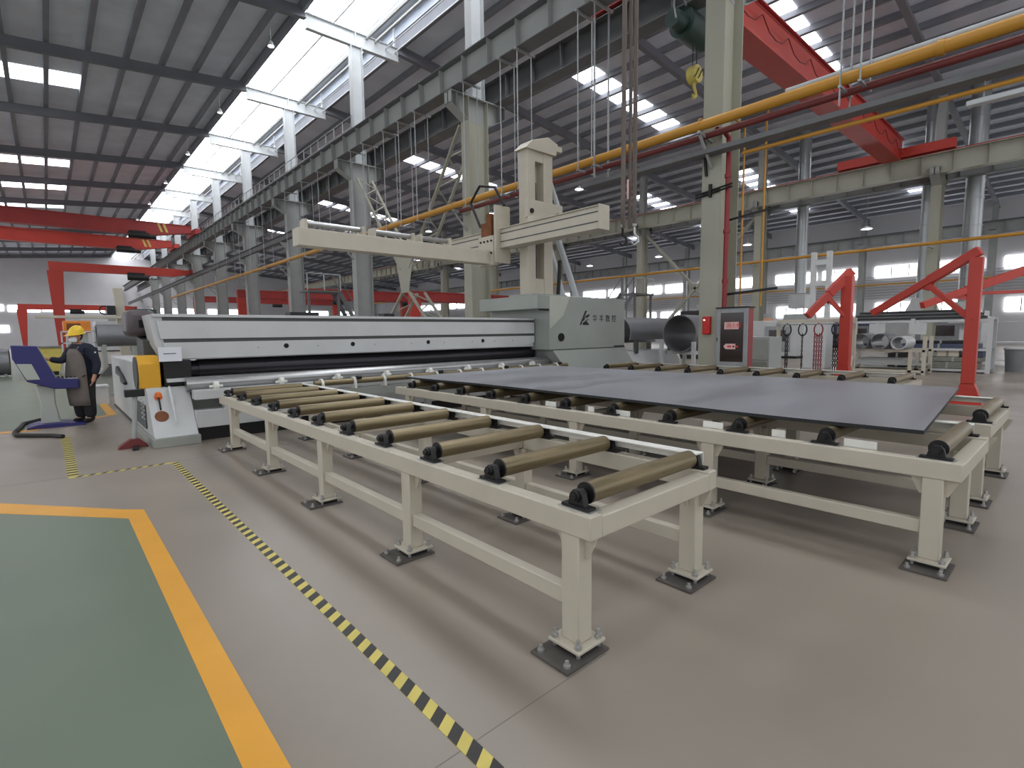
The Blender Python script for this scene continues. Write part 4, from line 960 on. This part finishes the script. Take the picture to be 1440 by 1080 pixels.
# ================================================================ STORAGE RACKS
def storage():
    X = 23.0
    t = thing('storage_rack', 'long white three level storage rack loaded with steel offcuts', 'rack', (X, 4.3, 0))
    for y in (6.35, 4.3, 2.25):
        for x in (X, X+1.1): part('upright', MB().box(x-.05, x+.05, y-.06, y+.06, 0, 1.86), 'machine_white', t)
    for z in (.10, .80, 1.78):
        for x in (X, X+1.1): part('shelf_beam', MB().box(x-.04, x+.04, 2.2, 6.4, z-.06, z+.02), 'machine_white', t)
        part('shelf_deck', MB().box(X, X+1.1, 2.2, 6.4, z, z+.015), 'steel_grey', t)
    for i, (z, h, y0, y1, mt, lab) in enumerate([(1.80, .34, 2.4, 6.2, 'steel_dark', 'dark steel beams stacked on the top shelf of the white rack'),
        (.82, .16, 2.5, 4.6, 'blue_grey', 'dark blue sheet bundle on the middle shelf of the white rack'), (.99, .10, 2.6, 4.4, 'roll_dark', 'black sheet bundle lying over the blue bundle'),
        (.13, .50, 4.45, 5.0, 'dark_box', 'dark brown crate on the bottom shelf of the white rack'), (.13, .22, 2.5, 4.1, 'khaki', 'khaki slab on the bottom shelf of the white rack'),
        (.36, .16, 2.4, 3.9, 'khaki', 'khaki slab lying on another khaki slab'), (.53, .22, 3.0, 3.6, 'cream', 'cream box on the khaki slabs'), (.53, .2, 2.4, 2.9, 'blue_grey', 'blue-grey bin on the khaki slabs')]):
        m = MB(); n = 3 if h > .3 and mt == 'steel_dark' else 1
        o = thing('stacked_stock' if mt != 'dark_box' else 'crate', lab, 'steel stock' if mt not in ('dark_box', 'cream') else 'box', (X+.5, (y0+y1)/2, z))
        if mt == 'steel_dark':
            for k in range(3):
                for q in range(2): part('beam', MB().ibeam((X+.2+q*.4, y0+.1*k, z+.06+k*.112), (X+.2+q*.4, y1-.1*k, z+.06+k*.112), .11, .3, .02, .03), mt, o)
        else:
            part('body', MB().box(X+.02, X+.9, y0, y1, z, z+h), mt, o, .02)
            part('band', MB().box(X+.015, X+.905, (y0+y1)/2-.03, (y0+y1)/2+.03, z-.0, z+h+.004), 'steel_grey' if mt != 'cream' else 'khaki', o)
    for (y, lab) in ((3.9, 'white card hung between shelves in the middle of the white rack'), (5.1, 'white card hung above the pipe ends')):
        solo('tag_card', MB().box(X-.066, X-.056, y, y+.5, 1.3, 1.70).box(X-.06, X-.05, y+.2, y+.3, 1.68, 1.76), 'machine_white', lab, 'card', (X-.06, y+.25, 1.3))
    # pipe stand with steel tubes
    s = thing('pipe_stand', 'low cream stand holding short wide pipes', 'stand', (21.6, 4.7, 0))
    for y in (3.62, 3.98, 5.7):
        for x in (21.2, 22.2): part('post', MB().box(x-.05, x+.05, y-.05, y+.05, 0, 1.25 if y < 3.8 else .74), 'cream', s)
    for z in (.74, .06):
        for x in (21.2, 22.2): part('rail', MB().box(x-.05, x+.05, 3.6, 5.75, z, z+.08), 'cream', s)
    part('tray', MB().box(21.2, 22.2, 3.6, 5.75, .30, .34), 'steel_grey', s)
    for (y, mt, lab, r) in ((5.38, 'shell_grey', 'short wide grey pipe lying at the outer end of the pipe stand', .27), (4.80, 'shell_grey', 'short wide grey pipe lying next to the white roll', .27), (4.28, 'machine_white', 'white roll lying on the pipe stand', .22)):
        z = .82+r
        o = solo('pipe_section', MB().pipe((21.0, y, z), (22.3, y, z), r, r-.025), mt, lab, 'pipe', (21.6, y, .82))
    o = solo('sheet_stack', MB().box(21.25, 22.1, 4.0, 5.6, .345, .44).box(21.3, 22.05, 4.2, 5.4, .44, .52), 'steel_grey', 'flat grey sheets stacked low in the pipe stand', 'steel stock', (21.6, 5.3, .345))
    b = thing('trash_bin', 'round grey trash bin at the end of the white rack', 'bin', (24.6, 1.72, 0))
    part('body', MB().lathe([(.24, 0), (.29, .72), (.31, .74), (.31, .78), (.28, .78)], (24.6, 1.72, 0), 24), 'bin_grey', b)
    part('bag', MB().lathe([(.30, .74), (.33, .78), (.31, .84), (.24, .80)], (24.6, 1.72, 0), 18), 'machine_white', b)
    r2 = thing('storage_rack', 'white cantilever rack behind the trash bin', 'rack', (28, 2.5, 0))
    for y in (1.6, 3.6): part('upright', MB().box(27.9, 28.1, y-.07, y+.07, 0, 2.1), 'machine_white', r2)
    for z in (.2, .9, 1.7): part('shelf', MB().box(27.6, 28.6, .6, 4.0, z, z+.05), 'machine_white', r2)
storage()
# ================================================================ SHELLS BEHIND THE MACHINE
def arc_shell(m, c, r, th, x0, x1, a0, a1, n=30):
    vs = []; fs = []
    for i in range(n+1):
        a = R(a0+(a1-a0)*i/n)
        for x in (x0, x1):
            for q in (r, r-th): vs.append((x, c[0]+q*math.cos(a), c[1]+q*math.sin(a)))
    for i in range(n):
        k = i*4; fs += [[k, k+4, k+6, k+2], [k+1, k+3, k+7, k+5], [k, k+1, k+5, k+4], [k+2, k+6, k+7, k+3]]
    fs += [[0, 2, 3, 1], [n*4, n*4+1, n*4+3, n*4+2]]
    return m.add(vs, fs)
solo('rolled_shell', arc_shell(MB(), (10.35, 1.48), .52, .025, 13.9, 16.7, -40, 205), 'shell_grey', 'bright half-rolled steel shell resting on a white bench beside the rolling machine', 'steel shell', (15.3, 10.35, .95))
t = thing('work_bench', 'white bench carrying the half-rolled shell', 'bench', (15.3, 10.35, 0))
part('body', MB().prism([(9.75, 0), (10.95, 0), (10.95, .55), (10.75, .90), (9.95, .90), (9.75, .55)], 'x', 13.7, 16.7), 'machine_white', t, .01)
for x in (14.2, 16.2): part('cradle', MB().box(x, x+.1, 9.82, 9.93, .82, 1.27), 'stripe_dark', t); part('cradle', MB().box(x, x+.1, 10.68, 10.80, .82, 1.14), 'stripe_dark', t)
t = thing('storage_drum', 'big grey rolled drum on a white frame behind the column', 'drum', (15.6, 8.55, 0))
part('drum', MB().pipe((14.6, 8.55, 1.45), (17.2, 8.55, 1.45), .58, .55, 36), 'shell_grey', t)
for x in (14.5, 15.9, 17.3):
    for y in (8.0, 9.1): part('frame_post', MB().box(x-.05, x+.05, y-.05, y+.05, 0, 1.2), 'machine_white', t)
for y in (8.0, 9.1): part('frame_rail', MB().box(14.4, 17.4, y-.04, y+.04, .82, .92), 'machine_white', t)
for x in (14.8, 16.9): part('saddle', MB().box(x-.05, x+.05, 8.05, 9.05, .80, .90), 'machine_white', t)
# grey equipment cabinet beyond the fire cabinet
t = thing('equipment_cabinet', 'grey steel cabinet standing beside the red fire cabinet', 'cabinet', (14.4, 6.1, 0))
part('body', MB().box(14.0, 14.8, 5.6, 6.7, .1, 1.35), 'steel_grey', t, .01); part('base', MB().box(14.05, 14.75, 5.65, 6.65, 0, .1), 'black', t)
part('door', MB().box(13.98, 14.0, 5.65, 6.65, .75, 1.3), 'machine_base', t, .004); part('door', MB().box(13.98, 14.0, 5.65, 6.65, .15, .70), 'khaki', t, .004)
# ================================================================ DUCTS
for k, (y, zb, r, hood) in enumerate(((13.15, 3.9, .34, 1), (6.6, 3.2, .36, 1), (4.7, 2.9, .40, 1))):
    lab = ['silver exhaust duct with square white hood above the white machine', 'silver exhaust duct below the end carriage of the red crane', 'broad silver exhaust duct above the red jib post'][k]
    t = thing('exhaust_duct', lab, 'duct', (37.4, y, zb))
    d = part('duct', MB().cyl((37.4, y, zb), (37.4, y, roof_z(37.4)), r, n=28), 'duct', t)
    for i in range(7): part('joint_band', MB().cyl((37.4, y, zb+1.2+i*1.4), (37.4, y, zb+1.26+i*1.4), r+.02, n=28), 'galv', d)
    part('hood', MB().box(37.4-.5, 37.4+.5, y-.5, y+.5, zb-1.0, zb-.1) if k == 0 else MB().add([(37.4+sx*(.42 if z else .75), y+sy*(.42 if z else .75), zb if z else zb-.9) for z in (0, 1) for sx, sy in ((-1, -1), (1, -1), (1, 1), (-1, 1))], [(3, 2, 1, 0), (4, 5, 6, 7), (0, 1, 5, 4), (1, 2, 6, 5), (2, 3, 7, 6), (3, 0, 4, 7)]), 'machine_white', t, .01)
    for s in (-.45, .45): part('hood_leg', MB().box(37.4+s-.03, 37.4+s+.03, y-.48, y-.42, 0, zb-.9), 'steel_grey', t)
# ================================================================ SECOND MACHINE BEHIND THE WORKER
def back_machine():
    y = 22.0
    t = thing('welding_manipulator', 'white column and boom welding manipulator behind the worker', 'machine', (1.95, y, 0))
    part('base', MB().box(1.3, 2.6, y-.7, y+.7, 0, .35), 'machine_base', t, .02)
    part('column', MB().bar((2.0, y, .35), (1.90, y, 3.2), .26, .30, (0, 1, 0)), 'cream', t, .02)
    part('boom', MB().box(-.2, 3.2, y-.36, y-.18, 2.18, 2.26), 'cream', t, .01)
    part('head', MB().box(1.55, 1.78, y-.4, y-.15, 2.3, 2.6), 'black', t, .02)
    part('control_rack', MB().box(2.15, 2.9, y-.45, y-.2, 2.28, 2.5), 'hoist_green', t, .02)
    part('cable_coil', MB().tube([(1.5+.14*math.cos(a), y-.3, 2.45+.14*math.sin(a)) for a in [k*.5 for k in range(26)]], .02, 6), 'rubber', t)
    for (x0, x1, yy, mt, lab, z, r) in ((1.15, 2.35, 20.3, 'shell_grey', 'grey steel shell lying behind the worker', 1.62, .34), (-3.2, -1.2, 30, 'shell_grey', 'far grey steel shell by the walkway', .6, .55)):
        s = thing('steel_shell', lab, 'steel shell', ((x0+x1)/2, yy, 0))
        part('shell', MB().pipe((x0, yy, z), (x1, yy, z), r, r-.02, 30), mt, s)
        part('cradle', MB().box(x0+.1, x0+.2, yy-.3, yy+.3, 0, z-r+.06), 'machine_base', s); part('cradle', MB().box(x1-.2, x1-.1, yy-.3, yy+.3, 0, z-r+.06), 'machine_base', s)
    o = thing('power_unit', 'orange power unit behind the white manipulator column', 'machine', (1.0, 26, 0))
    part('case', MB().box(.5, 1.3, 25.6, 26.6, 1.75, 2.2), 'orange', o, .03); part('stand', MB().box(.6, 1.2, 25.7, 26.5, 0, 1.75), 'steel_grey', o)
    part('louvre', MB().box(.6, 1.0, 25.58, 25.6, 1.85, 2.1), 'rust', o)
    o = thing('turning_roller_bed', 'low steel roller bed with clutter behind the white tail box', 'machine', (2.2, 18.2, 0))
    part('bed', MB().box(.9, 4.2, 17.6, 18.8, 0, .55), 'machine_base', o, .01)
    for x in (1.2, 2.0, 2.9, 3.7): part('wheel', MB().cyl((x, 17.8, .68), (x+.15, 17.8, .68), .16, n=18), 'black', o)
    part('guard', MB().prism([(1.0, .55), (1.9, .55), (1.6, .85), (1.2, .8)], 'y', 17.5, 18.1), 'stripe_dark', o)
    o = thing('wire_cage', 'open white wire cage beside the grey shell', 'cage', (.75, 21, 0))
    for x in (.35, .75, 1.15): part('cage_post', MB().box(x-.02, x+.02, 20.9, 20.94, 0, 1.75), 'machine_white', o)
    for z in (1.1, 1.4, 1.75): part('cage_bar', MB().box(.33, 1.17, 20.9, 20.94, z-.02, z+.02), 'machine_white', o)
    o = thing('parts_skip', 'olive green parts skip by the walkway', 'bin', (-.2, 30, 0))
    part('body', MB().prism([(-.9, 1.15), (.5, 1.15), (.35, .15), (-.75, .15)], 'y', 29.4, 30.6), 'tape_yellow', o, .02); part('rim', MB().box(-.95, .55, 29.35, 30.65, 1.15, 1.22), 'khaki', o); part('skid', MB().box(-.7, .3, 29.5, 30.5, 0, .15), 'black', o)
back_machine()
# ================================================================ FAR CLUTTER
def red_gantry(xa, xb, y, z, label, h=.7, legs=True):
    t = thing('gantry_crane', label, 'gantry crane', ((xa+xb)/2, y, 0), 'red gantries of the middle bay')
    part('girder', MB().box(xa, xb, y-.25, y+.25, z-h, z), 'crane_red2', t); part('flange', MB().box(xa, xb, y-.35, y+.35, z, z+.05), 'crane_red', t)
    for x in (xa+.4, xb-.4): part('leg', MB().prism([(x-.45, z-h), (x+.45, z-h), (x+.2, .1), (x-.2, .1)], 'y', y-.2, y+.2), 'crane_red', t); part('foot', MB().box(x-.3, x+.3, y-1, y+1, 0, .15), 'black', t)
    part('hoist', MB().cyl(((xa+xb)/2, y-.35, z-h-.25), ((xa+xb)/2+1.2, y-.35, z-h-.25), .22, n=12), 'black', t)
red_gantry(14.0, 33.0, 41, 5.1, 'red gantry crane behind the laced cross bracing')
red_gantry(14.2, 33.0, 56, 6.0, 'red gantry crane farther down the middle bay')
red_gantry(14.2, 33.0, 76, 6.6, 'red gantry crane at the far end of the middle bay')
red_gantry(20, 34.2, 33.5, 4.6, 'red gantry crane behind the sliding support mast', .6)
def railing(x0, x1, y, z, label, mt, n=14, base=True):
    t = thing('barrier', label, 'barrier', ((x0+x1)/2, y, 0))
    for zz in (z, z+.75): part('rail', MB().box(x0, x1, y-.03, y+.03, zz, zz+.08), mt, t)
    for i in range(n+1): x = x0+(x1-x0)*i/n; part('baluster', MB().box(x-.035, x+.035, y-.02, y+.02, z if i % (n) else 0, z+.75), mt, t)
railing(12.9, 16.4, 45, 1.7, 'bright red barrier between distant columns left of the bracing', 'fire_red')
railing(20, 27, 21.5, 2.4, 'red balustrade behind the end housing', 'fire_red', 22)
railing(24, 29, 22.5, 1.5, 'lower red barrier beyond the end housing', 'fire_red', 16)
def stairs(x0, y0, dx, n, z1, label, w=1.0):
    t = thing('steel_stair', label, 'stairs', (x0, y0, 0))
    x1 = x0+dx
    for y in (y0, y0+w): part('stringer', MB().bar((x0, y, .0), (x1, y, z1), .05, .25), 'steel_dark', t); part('handrail', MB().bar((x0, y, 1.0), (x1, y, z1+1.0), .05, .05), 'steel_dark', t)
    for i in range(n): f = (i+.5)/n; part('tread', MB().box(x0+dx*f-.14, x0+dx*f+.14, y0, y0+w, z1*f-.03, z1*f+.01), 'steel_dark', t)
    for k in (0, .5, 1): part('rail_post', MB().box(x0+dx*k-.03, x0+dx*k+.03, y0-.02, y0+.02, z1*k, z1*k+1.0), 'steel_dark', t)
    xa, xb = sorted((x1, x1+(1 if dx > 0 else -1)*2.0))
    part('landing', MB().box(xa, xb, y0-.2, y0+w+.2, z1-.1, z1), 'steel_dark', t)
    for x in (xa+.1, xb-.1): part('landing_post', MB().box(x-.06, x+.06, y0-.1, y0+.02, 0, z1-.1), 'steel_dark', t)
    for x in (xa, (xa+xb)/2, xb): part('landing_rail_post', MB().box(x-.03, x+.03, y0-.2, y0-.16, z1, z1+1.0), 'galv', t)
    part('landing_rail', MB().box(xa, xb, y0-.2, y0-.16, z1+.95, z1+1.0), 'galv', t)
stairs(15.8, 31, -2.2, 14, 4.2, 'dark steel stair beside a distant near-row column')
stairs(24.5, 20, 4.0, 16, 4.0, 'dark steel stair rising to a landing beyond the end housing')
def machine_tool(x0, x1, y0, y1, h, mt, label, name='machine_tool'):
    t = thing(name, label, 'machine', ((x0+x1)/2, (y0+y1)/2, 0))
    b = part('body', MB().box(x0, x1, y0, y1, .12, h), mt, t, .04); part('plinth', MB().box(x0+.05, x1-.05, y0+.05, y1-.05, 0, .12), 'black', t)
    part('door', MB().box(x0-.03, x0, y0+(y1-y0)*.15, y0+(y1-y0)*.7, .35, h*.85), 'mullion', b, .01)
    part('window', MB().box(x0-.04, x0-.03, y0+(y1-y0)*.25, y0+(y1-y0)*.6, h*.45, h*.75), 'glass_dark', b)
    part('top_unit', MB().box(x0+(x1-x0)*.4, x1-.1, y0+.1, y0+(y1-y0)*.5, h, h+.35), 'steel_grey', b)
machine_tool(29, 32, 10.2, 12.6, 2.0, 'machine_white', 'white enclosed machine under the farthest silver duct')
machine_tool(26, 27.5, 14.0, 15.2, 2.6, 'dark_box', 'tall dark machine beside a far column')
machine_tool(40, 43, 17, 20, 2.4, 'orange', 'orange machine cabinet under the side wall windows')
machine_tool(42, 46, 4.5, 9.5, 2.2, 'machine_white', 'white machine behind the pipe rack, below the lower windows')
machine_tool(48, 52, 22, 27, 2.6, 'steel_light', 'pale grey machine near the side wall')
machine_tool(47, 50, 10.5, 15, 2.0, 'blue_grey', 'blue-grey machine near the side wall')
machine_tool(20, 23, 28.6, 31, 2.3, 'orange', 'orange machine behind the laced bracing')
machine_tool(14.6, 17, 36.5, 39, 2.6, 'cream', 'cream machine cabinet behind the distant stair')
machine_tool(27, 31, 44, 49, 2.8, 'steel_grey', 'grey machine deep in the middle bay')
machine_tool(14.5, 17.5, 62, 66, 3.0, 'steel_light', 'pale machine at the far end of the middle bay')
machine_tool(-7, -3.6, 40, 46, 2.2, 'steel_dark', 'dark grey machine on the walkway side of the near bay')
machine_tool(3.4, 8.6, 34, 37, 1.9, 'machine_base', 'grey machine in the near bay behind the top beam')
machine_tool(4.2, 7.0, 74, 80, 3.4, 'steel_light', 'pale machine far down the near bay')
t = thing('white_mast', 'white perforated mast standing beyond the rack of hanging chains', 'mast', (22.6, 7.2, 0))
part('base', MB().box(22.2, 23.0, 6.8, 7.6, 0, 1.9), 'machine_white', t, .02)
for y in (6.93, 7.47): part('side', MB().box(22.5, 22.7, y-.08, y+.08, 1.9, 4.5), 'machine_white', t)
for z in (2.4, 3.2, 4.0): part('rung', MB().box(22.52, 22.68, 7.0, 7.4, z, z+.2), 'machine_white', t)
t = thing('wooden_partition', 'pale timber partition between the far columns', 'partition', (20, 27, 0))
for i in range(6): part('panel', MB().box(18+i*.8, 18.78+i*.8, 27, 27.06, .0, 2.4), 'cream', t)
for i, y in enumerate((12, 21, 30)):
    t = thing('stock_shelf', ['long grey shelf of dark stock under the side wall windows, by the blue-grey machine', 'long grey shelf of dark stock between two machines at the side wall', 'long grey shelf of dark stock at the far end of the side wall'][i], 'shelf', (55, y, 0))
    for k in range(4): part('upright', MB().box(54.6, 54.7, y-3+k*2, y-2.9+k*2, 0, 2.2), 'steel_grey', t)
    for z in (.4, 1.1, 1.8): part('shelf', MB().box(54.6, 55.8, y-3, y+3.1, z, z+.06), 'steel_grey', t); part('stock', MB().box(54.7, 55.7, y-2.6, y+2.7, z+.06, z+.3), 'steel_dark', t)
# ================================================================ LAMPS
def pendant(x, y, z, zt, label, group, r=.14):
    t = thing('pendant_lamp', label, 'lamp', (x, y, z), group)
    part('rod', MB().cyl((x, y, z+.2), (x, y, zt), .012, n=6), 'galv', t)
    part('shade', MB().lathe([(.05, .22), (.07, .2), (r, .04), (r*1.05, 0), (r*.9, .02)], (x, y, z), 18), 'steel_light', t)
    part('bulb', MB().cyl((x, y, z+.005), (x, y, z+.03), r*.8, n=18), 'lamp', t)
for y in FY[4:11]: pendant(8.4, y+1.0, 14.3, roof_z(8.4)-.001, 'small pendant lamp hung from the roof beside the ridge skylight', 'pendant lamps beside the ridge')
for y in (14.2, 23.3, 32.4, 41.5): pendant(27, y, 10.9, roof_z(27)-.001, 'round high-bay lamp hung in the middle bay', 'high-bay lamps of the middle bay', .32)
for y in (12, 21, 30, 39): pendant(47, y, 9.0, roof_z(47)-.001, 'round high-bay lamp hung in the far bay', 'high-bay lamps of the far bay', .4)
